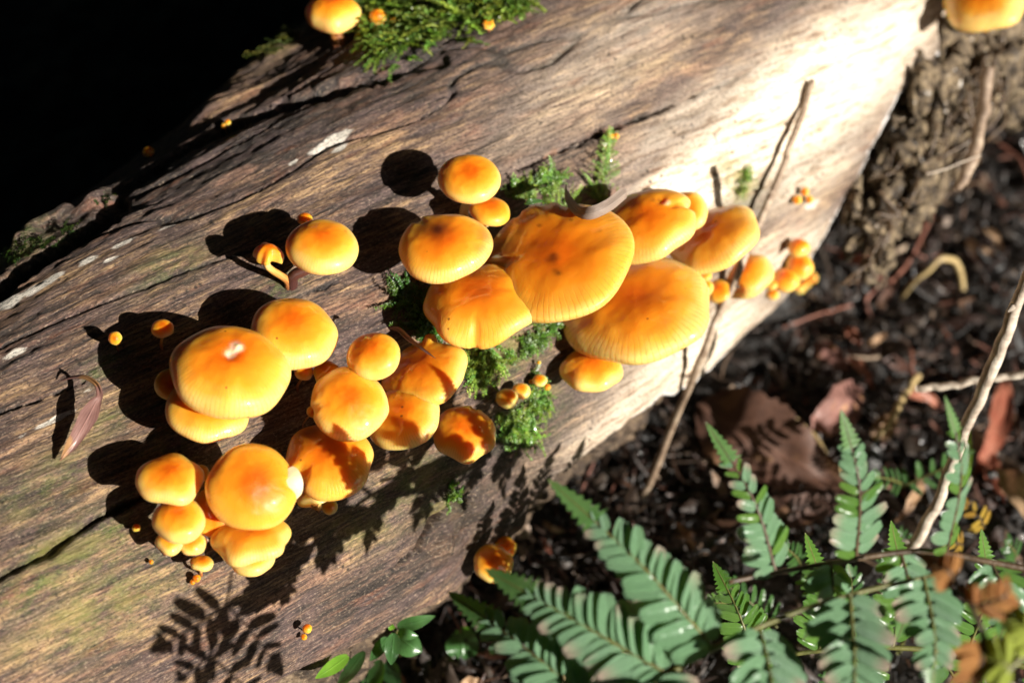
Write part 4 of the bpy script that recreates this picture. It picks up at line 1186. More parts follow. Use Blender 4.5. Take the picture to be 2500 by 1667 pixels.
gstick([(1022, 1630), (1060, 1634), (1095, 1648)], [13, 15, 11], 'curved tan twig under the seedling leaves', M_TWIG, 'twig', .004, 'fallen_twig', 14)
gstick([(1011, 1540), (1013, 1600), (1014, 1640)], [8, 11], 'upright brown stalk beneath the seedling', M_TWIG, 'stalk', .004, 'fallen_twig', 15)
gstick([(2140, 700), (2160, 640), (2200, 600)], [16, 14], 'dull brown stick in the litter by the pink leaf', M_TWIG, 'twig', .01, 'fallen_twig', 16)
gstick([(2120, 775), (2110, 735), (2140, 700)], [7, 12], 'flat reddish stem under the pink leaf', M_TWIG_R, 'stalk', .006, 'fallen_twig', 17)
gstick([(1905, 800), (1990, 770), (2070, 745)], [6, 6], 'thin dark twig near the white rim of the log', M_TWIG_R, 'twig', .008, 'fallen_twig', 18)
gstick([(2060, 870), (2130, 872), (2180, 858)], [7, 9], 'thin pale twig lying behind the purple leaf', M_TWIG, 'twig', .008, 'fallen_twig', 19)
gstick([(2200, 850), (2204, 900), (2210, 960)], [8, 8], 'short upright red stem behind the straw stalk', M_TWIG_R, 'stalk', .02, 'red_twig', 20)
gstick([(1700, 1330), (1730, 1290), (1745, 1250)], [8, 7], 'small brown twig tip between the fern blades', M_TWIG, 'twig', .01, 'fallen_twig', 21)
thr = spline([at(2262, 425, .70), at(2310, 412, .702), at(2395, 378, .704)], 30)
stick('spider_thread', [at(2262, 425, .70), at(2310, 412, .702), at(2395, 378, .704)], .00035, 'pale thread strung with droplets beside the hanging root', M_TWIG_P, 'thread', seg=6, seed=22, wob=.0003)


# ------------------------------------------------------------------ rotten bark under the far end of the log
def ico(sub=2):
    import bmesh
    bm = bmesh.new(); bmesh.ops.create_icosphere(bm, subdivisions=sub, radius=1)
    V = np.array([v.co[:] for v in bm.verts]); F = np.array([[v.index for v in f.verts] for f in bm.faces])
    bm.free()
    return V, F


IV, IF = ico(3)
IV2, IF2 = ico(1)


def clod(name, blobs, label, cat, m, seed=0):
    rs = np.random.default_rng(seed)
    Vs, Fs, off = [], [], 0
    for P, r in blobs:
        s = rs.uniform(.7, 1.25, 3)
        o = rs.uniform(0, 50, 3)
        k = 1 + 1.1 * fbm(IV[:, 0] * 2.4 + o[0] + IV[:, 2], IV[:, 1] * 2.4 + o[1] - IV[:, 2], 5, 33) + .28 * vn(IV[:, 0] * 5 + o[2], (IV[:, 1] + IV[:, 2]) * 5, 35)
        k = np.clip(k, .2, 2.2)
        gd = nrm(.55 * VR + .75 * VU + .4 * rs.normal(size=3))
        W3 = IV * s * r * k[:, None]
        W3 = W3 + np.outer(W3 @ gd, gd) * rs.uniform(.3, 1.6)
        Vs.append(P + W3); Fs.append(IF + off); off += len(IV)
    V = np.concatenate(Vs)
    o = mk(name, V, np.concatenate(Fs), m, loc=V.mean(0))
    return tag(o, label, cat)


rs = np.random.default_rng(12)
bl = []
for x, y, r in [(2370, 110, 1), (2420, 100, 1), (2480, 120, 1), (2330, 150, 1), (2400, 170, 1), (2460, 190, 1), (2290, 200, 1), (2350, 220, 1), (2250, 260, 1), (2310, 290, 1), (2210, 300, 1),
                (2260, 340, 1), (2170, 350, .8), (2220, 390, 1.1), (2290, 370, .8), (2180, 420, .9), (2240, 450, .9), (2140, 450, .7), (2200, 490, .9), (2160, 530, .7), (2220, 520, .7), (2100, 520, .6), (2130, 580, .5), (2475, 60, 1.1), (2500, 250, .8), (2510, 180, 1.), (2440, 240, .8), (2120, 640, .4)]:
    for q in range(5):
        bl.append((at(x + rs.normal() * 24, y + rs.normal() * 24, .745 + .045 * (x - 2100) / 400 + rs.normal() * .008), .0085 * r * rs.uniform(.35, 1.0)))
clod('rotten_bark', bl, 'crumbly wet grey-brown rotten bark hanging under the far end of the log', 'bark', M_ROT, 4)

Vs, Fs, off = [], [], 0
for i in range(70):                           # rootlets and bark threads hanging in the crumble
    x, y = 2140 + rs.uniform(0, 340), 0
    y = 560 - (x - 2100) * 1.12 + rs.normal() * 60
    a = at(x, y, .725 + .04 * (x - 2100) / 400 + rs.normal() * .008)
    b = a - VU * rs.uniform(.006, .03) - VR * rs.uniform(-.004, .02) + VD * rs.normal() * .006
    C = spline([a, (a + b) / 2 + rs.normal(size=3) * .004, b], 9)
    V, F, uv = tube(C, rs.uniform(.0003, .0009), 5)
    Vs.append(V); Fs.append([f + off for f in F]); off += len(V)
fib = mk('rootlets', np.concatenate(Vs), [np.concatenate([f[0] for f in Fs]), np.concatenate([f[1] for f in Fs] + [f[2] for f in Fs])], M_RACHIS_D, bpy.data.objects['rotten_bark'])
fib['kind'] = 'stuff'

# ------------------------------------------------------------------ dead leaves


def leaf_pts(name, P, wpx, label, m, n=18, prof=None, cup=.25, hint=None, twist=0., cat='dead leaf', group=None, wav=.0006, seed=0, mm=7):
    C = spline(P, n)
    dep = np.mean((C - CAM) @ VD)
    W_ = wpx * dep * 36 / 2500 / F_MM
    V, F, uv = ribbon(C, W_, -VD if hint is None else hint, prof, cup, mm, twist, wav, seed)
    o = mk(name, V, F, m, loc=C[0], uv=uv)
    return tag(o, label, cat, group)


def gum(n): return np.sin(np.pi * np.linspace(.02, .985, n) ** .75) ** .8


def lp(pts): return [surf(x, y, l / 100) for x, y, l in pts]


leaf_pts('gum_leaf', lp([(146, 930, .2), (175, 921, .5), (208, 921, .9), (235, 938, 1.2), (243, 965, 1.2), (232, 985, 1.1), (211, 1025, .9), (180, 1078, .6), (146, 1125, .3)]), 46,
         'curled mauve-brown dry leaf lying on the open wood', M_DEAD_P, 40, prof=np.interp(np.linspace(0, 1, 40), [0, .2, .4, .55, .72, .9, 1], [.06, .22, .30, .40, 1., .6, .03]), cup=.12, twist=.15)
leaf_pts('curled_leaf', lp([(1384, 450, 1.2), (1388, 482, 3.0), (1408, 512, 4.6), (1440, 521, 5.4), (1482, 505, 5.6), (1528, 470, 5.4)]), 33,
         'curled grey-brown dry leaf strip between the flat cap and the torn-pit cap', M_DEAD_G, 30, prof=np.interp(np.linspace(0, 1, 30), [0, .2, .6, 1], [.25, .6, 1, .85]), cup=-.3, twist=-.4)
leaf_pts('thin_dark_leaf', lp([(946, 800, 2.2), (972, 804, 2.9), (993, 822, 3.4), (1022, 845, 4.4), (1064, 875, 5.2)]), 13, 'thin dark curved leaf lying over the corner of the broad cap', M_DEAD_P, 24, cup=.3)
leaf_pts('green_leaf_scrap', lp([(1278, 498, 4.0), (1300, 492, 4.3), (1329, 490, 4.0)]), 13, 'small grey-green leaf scrap on the upper edge of the largest flat cap', M_SEED, 10, cat='leaf')


def gl(pts, wpx, label, m, cup=.25, twist=0., name='dead_leaf', n=18, hint=None, seed=0, group=None, prof=None):
    P = [on_ground(x, y) - VD * l / 100 for x, y, l in pts]
    pr = prof if prof is not None else gum(n)
    pr = pr * (1 + .13 * vn(np.arange(n) * .7, np.full(n, seed * 3.3), 150) + .10 * vn(np.arange(n) * 1.9, np.full(n, seed * 7.1), 151))
    return leaf_pts(name, P, wpx, label, m, n, pr, cup, hint, twist, 'dead leaf', group, .0014 + .00002 * wpx, seed)


gl([(1695, 985, 1.5), (1800, 1050, 2.5), (1920, 1120, 2.5), (2055, 1190, 1.5)], 200, 'broad dark brown dead leaf under the straw stalk', M_DEAD, .3, .3, n=34, seed=1)
gl([(1830, 1235, 1.2), (1930, 1238, 1.8), (2060, 1195, 2.2)], 75, 'folded brown leaf edge below the broad brown leaf', M_DEAD, .5, .5, seed=2)
gl([(2066, 930, 2.6), (2030, 985, 2.8), (1990, 1025, 2.4), (1968, 1050, 2.0)], 95, 'purple-brown dead leaf with orange spots', M_DEAD_P, .2, .0, seed=3)
gl([(1968, 842, 2.0), (2010, 870, 2.2), (2056, 908, 1.8)], 55, 'pointed purple leaf tip above the spotted leaf', M_DEAD_P, .2, .2, seed=4)
gl([(2050, 872, 2.4), (2078, 900, 2.6), (2108, 945, 2.2)], 26, 'narrow pinkish red leaf beside the purple leaf tip', M_DEAD_R, .4, .3, seed=5)
gl([(2055, 800, 1.0), (2075, 822, 1.2), (2092, 845, 1.)], 26, 'small pink-red leaf on the dark soil above the purple leaf', M_DEAD_R, .4, seed=6)
gl([(2100, 842, 1.), (2125, 830, 1.4), (2150, 815, 1.)], 20, 'small cream curled leaf on the dark soil', M_DEAD_T, .5, seed=7)
gl([(2040, 628, 1.2), (2090, 645, 1.8), (2140, 690, 1.4)], 28, 'long dull pink leaf near the arched stalk', M_DEAD_R, .3, .4, seed=8)
gl([(2180, 690, .6), (2150, 730, .8), (2140, 770, .6)], 24, 'brown leaf standing under the long pink leaf', M_DEAD, .3, seed=9)
gl([(2235, 520, 1.6), (2228, 545, 1.6), (2220, 572, 1.4)], 16, 'little bright red leaf below the rotten bark', M_DEAD_R, .3, seed=10)
gl([(2425, 930, 2.), (2400, 1000, 3.), (2372, 1080, 3.), (2350, 1150, 2.)], 62, 'tall rust-coloured leaf behind the bare branch', M_DEAD_R, .25, seed=11)
gl([(2400, 1130, 3.), (2440, 1180, 3.6), (2490, 1260, 3.6), (2510, 1340, 3.)], 95, 'blotched tan leaf at the far edge by the ground fern', M_DEAD_T, .15, seed=12)
gl([(2216, 1160, 3.), (2185, 1205, 3.2), (2155, 1260, 2.6)], 30, 'rolled brown leaf next to the golden fern scrap', M_DEAD_T, .6, .6, seed=13)
gl([(2370, 1090, 2.), (2390, 1150, 2.4), (2420, 1210, 2.)], 60, 'dull red leaf under the lime fern sprig', M_DEAD_R, .2, seed=14)
gl([(2150, 1010, 2.), (2125, 1045, 2.4), (2110, 1080, 2.)], 55, 'pale brown leaf behind the straw stalk', M_DEAD_T, .3, seed=15)
gl([(1930, 1560, 2.), (1975, 1545, 2.4), (2040, 1545, 2.)], 60, 'pale tan leaf showing between fern leaflets low down', M_DEAD_G, .2, seed=16)
gl([(1880, 895, .6), (1890, 925, 1.2), (1905, 950, .8)], 34, 'white-backed curled leaf scrap under the log rim', M_DEAD_G, .6, .5, seed=17)
gl([(2185, 960, 2.6), (2230, 965, 3.), (2268, 1000, 2.6)], 26, 'arched pinkish leaf above the grass blade', M_DEAD_R, .5, seed=18)
gl([(1540, 1330, .8), (1520, 1375, 1.2), (1500, 1420, .8)], 22, 'small brown leaf in the dark gap behind the fern blades', M_DEAD, .4, seed=19)
gl([(1690, 1330, 1.), (1660, 1300, 1.4), (1640, 1270, 1.)], 40, 'pinkish leaf scrap behind the tallest fern blade', M_DEAD_T, .3, seed=20)
gl([(1325, 1270, .6), (1350, 1285, .9), (1378, 1292, .6)], 14, 'thin tan leaf scrap near the shaded caps', M_DEAD_T, .4, seed=21)
gl([(1322, 1310, .6), (1335, 1330, .9), (1347, 1352, .6)], 13, 'thin pink leaf scrap near the shaded caps', M_DEAD_R, .4, seed=22)
gl([(960, 1620, .5), (985, 1650, .8), (1005, 1690, .5)], 18, 'reddish leaf strip under the seedling', M_DEAD_R, .4, seed=23)
gl([(1120, 1668, .5), (1150, 1655, .8), (1185, 1665, .5)], 34, 'tan leaf scrap at the bottom edge near the seedling', M_DEAD_T, .4, seed=24)
gl([(1750, 1005, .6), (1800, 990, 1.0), (1850, 1030, .6)], 30, 'mottled leaf at the log foot beside the brown stick', M_DEAD_T, .4, .6, seed=25)
gl([(2350, 590, .8), (2380, 620, 1.1), (2420, 610, .8)], 30, 'faint tan leaf in the dark soil beyond the arched stalk', M_DEAD_T, .4, seed=26)
gl([(2395, 560, .8), (2418, 585, 1.1), (2434, 615, .8)], 20, 'faint straw leaf sliver far back in the dark', M_DEAD_T, .4, seed=27)
gl([(2270, 540, .8), (2295, 545, 1.0), (2315, 535, .8)], 22, 'pale pink crumbled leaf under the rotten bark', M_DEAD_G, .4, seed=28)

# ------------------------------------------------------------------ loose litter: crumbs and leaf flakes nobody could count
rs = np.random.default_rng(21)


def scatter_pts(n, boxes, dz=(0, .004)):
    out = []
    for i in range(n):
        b_ = boxes[rs.integers(len(boxes))]
        out.append(on_ground(rs.uniform(b_[0], b_[2]), rs.uniform(b_[1], b_[3])) + LZ * rs.uniform(*dz))
    return np.array(out)


BOX = [(1350, 1100, 2600, 1760), (1750, 800, 2600, 1300), (1900, 500, 2650, 950), (1000, 1300, 1700, 1800), (2200, 100, 2700, 700), (1350, 950, 2300, 1400)]
pal = np.array([(.10, .05, .03), (.16, .085, .05), (.05, .032, .024), (.22, .14, .09), (.03, .02, .016), (.30, .21, .15), (.17, .07, .045), (.06, .045, .04), (.10, .07, .06)])
P = scatter_pts(2600, BOX)
Vs, Fs, Cs = [], [], []
off = 0
for p in P:                                   # flakes
    L = rs.gamma(2.2, .0021) + .0015; W_ = L * rs.uniform(.10, .36)
    a = rs.uniform(0, 6.28); d = np.array([math.cos(a), math.sin(a), rs.normal() * .45]); d = nrm(d)
    sd = nrm(np.cross(d, LZ + rs.normal(size=3) * .5)); n_ = np.cross(sd, d)
    t_ = np.linspace(-1, 1, 5); pr = (1 - t_ ** 2) ** .5 * .9 + .08
    c_ = rs.uniform(-.5, .5) * L
    C_ = p + LZ * .001 + np.outer(t_ * L, d) + np.outer(c_ * (t_ ** 2), n_)
    q = np.stack([C_ - sd * (W_ * pr)[:, None], C_ + n_ * W_ * .25, C_ + sd * (W_ * pr)[:, None]], 1).reshape(-1, 3)
    Vs.append(q); Fs.append(grid_faces(5, 3) + off); off += 15
    c = pal[rs.integers(len(pal))] * (rs.uniform(.08, .3) if rs.random() < .84 else rs.uniform(.6, 1.4))
    Cs.append(np.tile([*c, 1], (15, 1)))
tag(mk('leaf_litter', np.concatenate(Vs), np.concatenate(Fs), M_BITS, loc=P.mean(0), cols={'tint': np.concatenate(Cs)}), 'small dark leaf flakes strewn over the soil', 'litter', kind='stuff')
P = scatter_pts(5200, BOX + [(1350, 1000, 1800, 1300), (-200, -100, 700, 350)], (-.001, .002))
Vs, Fs, Cs = [], [], []
off = 0
pal2 = np.array([(.018, .013, .010), (.03, .022, .017), (.012, .009, .008), (.06, .045, .035), (.10, .075, .06)])
for p in P:                                   # crumbs
    r = rs.gamma(2., .00042) + .0004
    k = rs.uniform(.55, 1.35, (len(IV2), 1))
    Vs.append(p + IV2 * k * r * rs.uniform(.6, 1.2, 3)); Fs.append(IF2 + off); off += len(IV2)
    Cs.append(np.tile([*(pal2[rs.integers(len(pal2))] * (rs.uniform(.15, .4) if rs.random() < .88 else 1.4)), 1], (len(IV2), 1)))
CRUMBS = (np.concatenate(Vs), np.concatenate(Fs), np.concatenate(Cs))
tag(mk('soil_crumbs', np.concatenate(Vs), np.concatenate(Fs), M_BITS, loc=P.mean(0), cols={'tint': np.concatenate(Cs)}), 'glistening dark soil crumbs covering the ground', 'soil', kind='stuff')

P = scatter_pts(1500, BOX, (.001, .007))
Vs, Fs, Cs, off = [], [], [], 0
pal3 = np.array([(.07, .028, .018), (.11, .055, .032), (.03, .02, .014), (.16, .10, .06), (.05, .03, .025), (.20, .085, .06)])
for p in P:                                   # fibres, needles, bark threads
    L = rs.uniform(.004, .017); W_ = rs.uniform(.0003, .0009)
    a = rs.uniform(0, 6.28); d = nrm([math.cos(a), math.sin(a), rs.normal() * .35])
    sd = nrm(np.cross(d, LZ + rs.normal(size=3) * .3)); n_ = np.cross(sd, d)
    t_ = np.linspace(-1, 1, 7)
    C_ = p + np.outer(t_ * L, d) + np.outer(rs.normal() * .25 * L * t_ ** 2, sd) + np.outer(rs.normal() * .18 * L * t_ ** 2, n_)
    w_ = (W_ * (1.05 - np.abs(t_) ** 3))[:, None]
    q = np.stack([C_ - sd * w_, C_ + n_ * w_ * .7, C_ + sd * w_], 1).reshape(-1, 3)
    Vs.append(q); Fs.append(grid_faces(7, 3) + off); off += 21
    c = pal3[rs.integers(len(pal3))] * (rs.uniform(.15, .5) if rs.random() < .8 else rs.uniform(.8, 1.6))
    Cs.append(np.tile([*c, 1], (21, 1)))
tag(mk('litter_fibres', np.concatenate(Vs), np.concatenate(Fs), M_BITS, loc=P.mean(0), cols={'tint': np.concatenate(Cs)}), 'thin dark bark fibres and needles tangled over the soil', 'litter', kind='stuff')

# ------------------------------------------------------------------ ferns


def leaflet_mesh(name, m, teeth=0, depth=.0, wid=.2, blunt=.55, seed=0, n=13, cup=.18):
    """blade along +Y, length 1, facing +Z"""
    n = max(n, teeth * 3 + 2) if teeth else n
    s = np.linspace(0, 1, n)
    prof = (1 - np.abs(2 * s ** .92 - 1) ** 3.2) ** .62 * (1.06 - .3 * s)
    prof[0] = .25; prof[-1] = .06
    if teeth:
        prof = prof * (1 - depth * (1 - np.abs(((s * teeth) % 1) * 2 - 1)) * (s < .97))
    x = np.array([-1, -.5, 0, .5, 1])
    X = wid * prof[:, None] * x[None]
    Y = np.repeat(s[:, None], 5, 1) + .0 * X
    if teeth: Y = Y + .06 * np.abs(x)[None] * (s[:, None] < .95)
    Z = cup * np.abs(X) - .16 * s[:, None] ** 2 + .012 * vn(s[:, None] * 6 + seed, x[None] * 1.7 + 0 * s[:, None], 88)
    V = np.stack([X, Y, Z], -1).reshape(-1, 3)
    uv = np.stack([np.repeat((x[None] + 1) / 2, n, 0), np.repeat(s[:, None], 5, 1)], -1).reshape(-1, 2)
    me = mesh_of(name, V, grid_faces(n, 5)[:, ::-1], uv=uv)
    me.materials.append(m)
    return me


def mat4(o, X, Y, Z, s, wx=1.):
    return Matrix(((X[0] * s * wx, Y[0] * s, Z[0] * s, o[0]), (X[1] * s * wx, Y[1] * s, Z[1] * s, o[1]), (X[2] * s * wx, Y[2] * s, Z[2] * s, o[2]), (0, 0, 0, 1)))


LM_BIG = [leaflet_mesh('fern_leaflet', M_FERN, 9, .06, .26, .62, k) for k in range(3)]
LM_NARROW = [leaflet_mesh('fern_leaflet', M_FERN, 9, .08, .20, .62, 30 + k) for k in range(2)]
LM_FRESH = [leaflet_mesh('fern_leaflet', M_FERN_Y, 9, .12, .20, .62, 5 + k) for k in range(2)]
LM_SM = [leaflet_mesh('fern_leaflet', M_FERN_D, 6, .30, .24, .6, 9 + k) for k in range(3)]
LM_GOLD = [leaflet_mesh('fern_leaflet', M_FERN_GOLD, 4, .35, .26, .6, 14)]
LM_LIME = [leaflet_mesh('fern_leaflet', M_FERN_LIME, 3, .25, .26, .6, 15)]
LM_PINK = [leaflet_mesh('fern_leaflet', M_FERN_PINK, 0, 0, .22, .6, 16)]
LM_RUST = [leaflet_mesh('fern_leaflet', M_FERN_RUST, 7, .25, .22, .6, 17)]


def leaflets_along(parent, C, s0, s1, npairs, wfun, face, meshes, ang0=66, ang1=48, r_=None, name='leaflet', droop=.25):
    r_ = r_ or np.random.default_rng(1)
    org = ORG[parent.name]
    n = len(C)
    T = np.gradient(C, axis=0)
    for i in range(npairs):
        s = s0 + (s1 - s0) * i / max(1, npairs - 1)
        g = s * (n - 1); k = min(int(g), n - 2); f = g - k
        p = C[k] * (1 - f) + C[k + 1] * f; t = nrm(T[k])
        fz = nrm(face - t * (face @ t)); sd = np.cross(t, fz)
        for sg in (-1, 1):
            L = wfun(s) * r_.uniform(.88, 1.08)
            if L < .0006: continue
            a = math.radians(ang0 + (ang1 - ang0) * i / max(1, npairs - 1) + r_.normal() * 5)
            y = nrm(t * math.cos(a) + sd * sg * math.sin(a) + fz * r_.normal() * .12)
            z = fz + SUN * .75 + sd * sg * -droop * .6 + .12 * r_.normal(size=3); z = nrm(z - y * (z @ y))
            if z @ fz < 0: z = -z
            x = np.cross(y, z)
            pp = p + t * (.0006 * sg)
            o = bpy.data.objects.new(name, meshes[r_.integers(len(meshes))])
            link(o, parent)
            o.matrix_basis = mat4(pp - org, x, y, z, L)


def pinna_mesh(name, C, parent, W0, face, m_blade, m_rib, s_blade=.6, rr=.0006, teeth=9):
    n = len(C)
    V1, F1, u1 = tube(C, rr * np.linspace(1, .35, n), 6)
    i0 = int(n * s_blade)
    Cb = spline(C[i0:], teeth * 4 + 1)
    s = np.linspace(0, 1, len(Cb))
    saw = ((s * teeth) % 1)
    prof = (1 - s) ** .8 * (1 - .5 * (1 - np.abs(saw * 2 - 1)) * (1 - s * .6)) + .012
    V2, F2, u2 = ribbon(Cb, 2 * W0, face, prof, .14, 5)
    V2 = V2 + nrm(face) * rr * .3
    V = np.vstack([V1, V2]); uv = np.vstack([u1, u2])
    Fs = F1 + [F2 + len(V1)]
    o = mk(name, V, Fs, m_rib, parent, uv=uv)
    o.data.materials.append(m_blade)
    mi = np.zeros(len(o.data.polygons), np.int32); mi[-len(F2):] = 1
    o.data.polygons.foreach_set('material_index', mi)
    return o


def pinna(root, base, tip, W0, npairs, face, meshes, m_blade, m_rib=M_RACHIS, arch=.006, sag=0., r_=None, s_blade=.74, lab=None, rr=.0006):
    base = np.asarray(base); tip = np.asarray(tip)
    mid = (base + tip) / 2 + nrm(face) * arch + VR * sag
    C = spline([base, mid, tip], 60)
    o = pinna_mesh('pinna', C, root, W0 * .40, face, m_blade, m_rib, s_blade, rr, 7)
    if lab: o['label'] = lab
    wf = lambda s: W0 * (1.06 - .62 * (s / s_blade) ** 1.5) * (.75 + .25 * min(1, s / .12))
    leaflets_along(o, C, .04, s_blade - .01, npairs, wf, face, meshes, r_=r_)
    return o


def frond_bi(name, rach, pins, face, meshes, m_blade, label, group=None, m_rib=M_RACHIS, rr=.0011, seed=0):
    C = spline(rach, 50)
    root = empty(name, C[0])
    tag(root, label, 'fern', group)
    V, F, uv = tube(C, np.linspace(rr, rr * .6, 50), 8)
    mk('stalk', V, F, m_rib, root, uv=uv)
    r_ = np.random.default_rng(seed)
    for b, t, W0, k in pins:
        pinna(root, b, t, W0, k, face + .12 * r_.normal(size=3), meshes, m_blade, m_rib, r_=r_)
    return root


def D(px, py, d): return at(px, py, d - .022)


PXM = 36 / 2500 / F_MM
fA = nrm(-VD * .62 + LZ * .25 + SUN * .35)
d1 = .45
rootA = frond_bi('fern_frond', [D(1440, 1765, .470), D(1560, 1690, .469), D(1727, 1590, .471), D(1900, 1510, .474), D(2080, 1450, .478), D(2285, 1403, .482)], [
    (D(1470, 1745, .472), D(1093, 1443, .500), 118 * PXM * d1, 12),
    (D(1640, 1650, .468), D(1184, 1388, .485), 122 * PXM * d1, 13),
    (D(1745, 1585, .470), D(1338, 1170, .482), 112 * PXM * d1, 14),
    (D(1600, 1668, .466), D(1700, 1860, .455), 120 * PXM * d1, 6),
    (D(1855, 1535, .473), D(1880, 1800, .455), 118 * PXM * d1, 7),
    (D(2075, 1455, .477), D(2085, 1760, .458), 112 * PXM * d1, 8),
    (D(2255, 1410, .481), D(2275, 1700, .466), 95 * PXM * d1, 8),
], fA, LM_BIG, M_TIP, 'large blurred blue-green fern frond nearest the viewer, its blades pointing at the log', 'green fern fronds', seed=1)
rootB = frond_bi('fern_frond', [D(2540, 1395, .50), D(2420, 1372, .50), D(2250, 1345, .50), D(2050, 1370, .498), D(1880, 1400, .495), D(1780, 1420, .49)], [
    (D(1895, 1400, .496), D(1722, 1030, .495), 80 * PXM * .48, 11),
    (D(2090, 1365, .498), D(2052, 1000, .487), 82 * PXM * .48, 11),
    (D(2310, 1352, .50), D(2305, 965, .478), 78 * PXM * .47, 11),
    (D(2030, 1375, .497), D(1960, 1560, .50), 85 * PXM * .488, 6),
    (D(2200, 1350, .50), D(2190, 1560, .50), 85 * PXM * .488, 6),
    (D(2420, 1372, .50), D(2440, 1560, .50), 85 * PXM * .488, 6),
], nrm(fA + .25 * VR), LM_BIG + LM_FRESH[:1], M_TIP, 'grey-green fern frond with three upright blades standing in front of the dead leaves', 'green fern fronds', m_rib=M_RACHIS_D, seed=2)
rootF = frond_bi('fern_frond', [D(2560, 1640, .545), D(2380, 1600, .548), D(2180, 1580, .55), D(1980, 1590, .553), D(1800, 1625, .556)], [
    (D(1840, 1615, .555), D(1740, 1370, .56), 78 * PXM * .54, 9), (D(2000, 1588, .553), D(1965, 1300, .555), 78 * PXM * .54, 10),
    (D(2180, 1580, .55), D(2175, 1270, .55), 80 * PXM * .53, 10), (D(2360, 1598, .548), D(2395, 1290, .545), 80 * PXM * .53, 10),
    (D(2090, 1582, .551), D(2110, 1760, .552), 76 * PXM * .53, 6), (D(2290, 1590, .549), D(2330, 1770, .55), 76 * PXM * .53, 6),
], nrm(fA + .1 * VR), LM_FRESH, M_FERN_Y, 'fresh green fern frond filling the corner behind the blurred fronds', 'green fern fronds', seed=5)
# withered frond, closest to the lens
rootC = frond_bi('withered_fern_frond', [D(2560, 1720, .43), D(2430, 1640, .425), D(2390, 1520, .425), D(2330, 1420, .43), D(2225, 1345, .435)], [
    (D(2400, 1560, .425), D(2290, 1700, .43), 80 * PXM * .388, 9), (D(2370, 1480, .427), D(2460, 1400, .43), 70 * PXM * .388, 8), (D(2330, 1420, .43), D(2235, 1350, .435), 60 * PXM * .388, 8),
], fA, LM_RUST, M_FERN_RUST, 'withered rust-brown fern frond, very blurred, closest to the lens', None, M_RACHIS_D, seed=3)
rootD = frond_bi('fern_frond', [D(2600, 1560, .43), D(2500, 1600, .425), D(2400, 1700, .42)], [
    (D(2540, 1580, .428), D(2420, 1480, .43), 85 * PXM * .388, 8), (D(2470, 1630, .424), D(2330, 1600, .43), 85 * PXM * .388, 8),
], fA, LM_LIME, M_FERN_LIME, 'blurred yellow-green fern frond in the bottom corner', None, seed=4)


def shp(px, py, k): return surf(px, py) + SUN * k


frond_bi('fern_frond', [shp(470, 1720, .215), shp(512, 1600, .207), shp(548, 1480, .198), (shp(566, 1395, .19))], [
    (shp(546, 1480, .198), shp(362, 1590, .20), .013, 5), (shp(548, 1470, .197), shp(690, 1650, .20), .013, 6),
    (shp(512, 1600, .207), shp(430, 1660, .205), .011, 3), (shp(512, 1600, .207), shp(590, 1720, .205), .011, 4),
], SUN, LM_NARROW, M_FERN, 'fern frond low beside the log whose forked shadow lies on the wood', 'green fern fronds', rr=.0007, seed=9)


def frond(base, tip, W0, npairs, label, meshes, m_blade, face=None, arch=.004, m_rib=M_RACHIS, name='ground_fern', seed=0, s_blade=.82, group='small ground ferns', sag=0., rr=.0005, ang0=70):
    face = fA if face is None else face
    base = np.asarray(base); tip = np.asarray(tip)
    C = spline([base, (base + tip) / 2 + nrm(face) * arch + VR * sag, tip], 40)
    root = empty(name, base)
    tag(root, label, 'fern', group)
    o = pinna_mesh('stalk', C, root, W0 * .4, face, m_blade, m_rib, s_blade, rr, 5)
    wf = lambda s: W0 * (1.05 - .6 * s) * (.7 + .3 * min(1, s / .2))
    leaflets_along(root, C, .12, s_blade, npairs, wf, face, meshes, ang0=ang0, ang1=55, r_=np.random.default_rng(seed))
    return root


def gp(px, py, l=3.): return on_ground(px, py) - VD * l * 1.7 / 100


k_ = PXM * .60
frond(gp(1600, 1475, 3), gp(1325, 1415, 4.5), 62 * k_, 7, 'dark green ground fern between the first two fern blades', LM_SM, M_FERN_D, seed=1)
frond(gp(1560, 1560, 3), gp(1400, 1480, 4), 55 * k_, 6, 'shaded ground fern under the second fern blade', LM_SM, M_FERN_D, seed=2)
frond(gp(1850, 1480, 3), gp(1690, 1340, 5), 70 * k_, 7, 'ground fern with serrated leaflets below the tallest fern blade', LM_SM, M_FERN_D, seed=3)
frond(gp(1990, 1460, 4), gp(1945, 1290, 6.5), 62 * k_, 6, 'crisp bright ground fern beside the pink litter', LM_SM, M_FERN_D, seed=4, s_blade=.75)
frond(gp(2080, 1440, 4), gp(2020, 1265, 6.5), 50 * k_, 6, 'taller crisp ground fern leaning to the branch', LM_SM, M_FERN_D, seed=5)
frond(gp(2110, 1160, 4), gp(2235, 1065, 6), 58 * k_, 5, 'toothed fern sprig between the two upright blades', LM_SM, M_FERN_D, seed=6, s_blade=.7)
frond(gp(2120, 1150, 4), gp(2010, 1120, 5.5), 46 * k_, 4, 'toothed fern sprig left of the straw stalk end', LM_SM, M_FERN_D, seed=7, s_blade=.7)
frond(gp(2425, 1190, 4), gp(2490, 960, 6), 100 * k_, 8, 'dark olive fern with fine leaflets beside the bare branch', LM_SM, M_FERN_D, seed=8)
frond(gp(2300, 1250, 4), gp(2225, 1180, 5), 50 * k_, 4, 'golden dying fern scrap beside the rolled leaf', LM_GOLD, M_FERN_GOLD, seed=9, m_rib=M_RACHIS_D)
frond(gp(2250, 1285, 4), gp(2180, 1265, 5), 42 * k_, 4, 'amber fern scrap by the pale branch', LM_GOLD, M_FERN_GOLD, seed=10, m_rib=M_RACHIS_D)
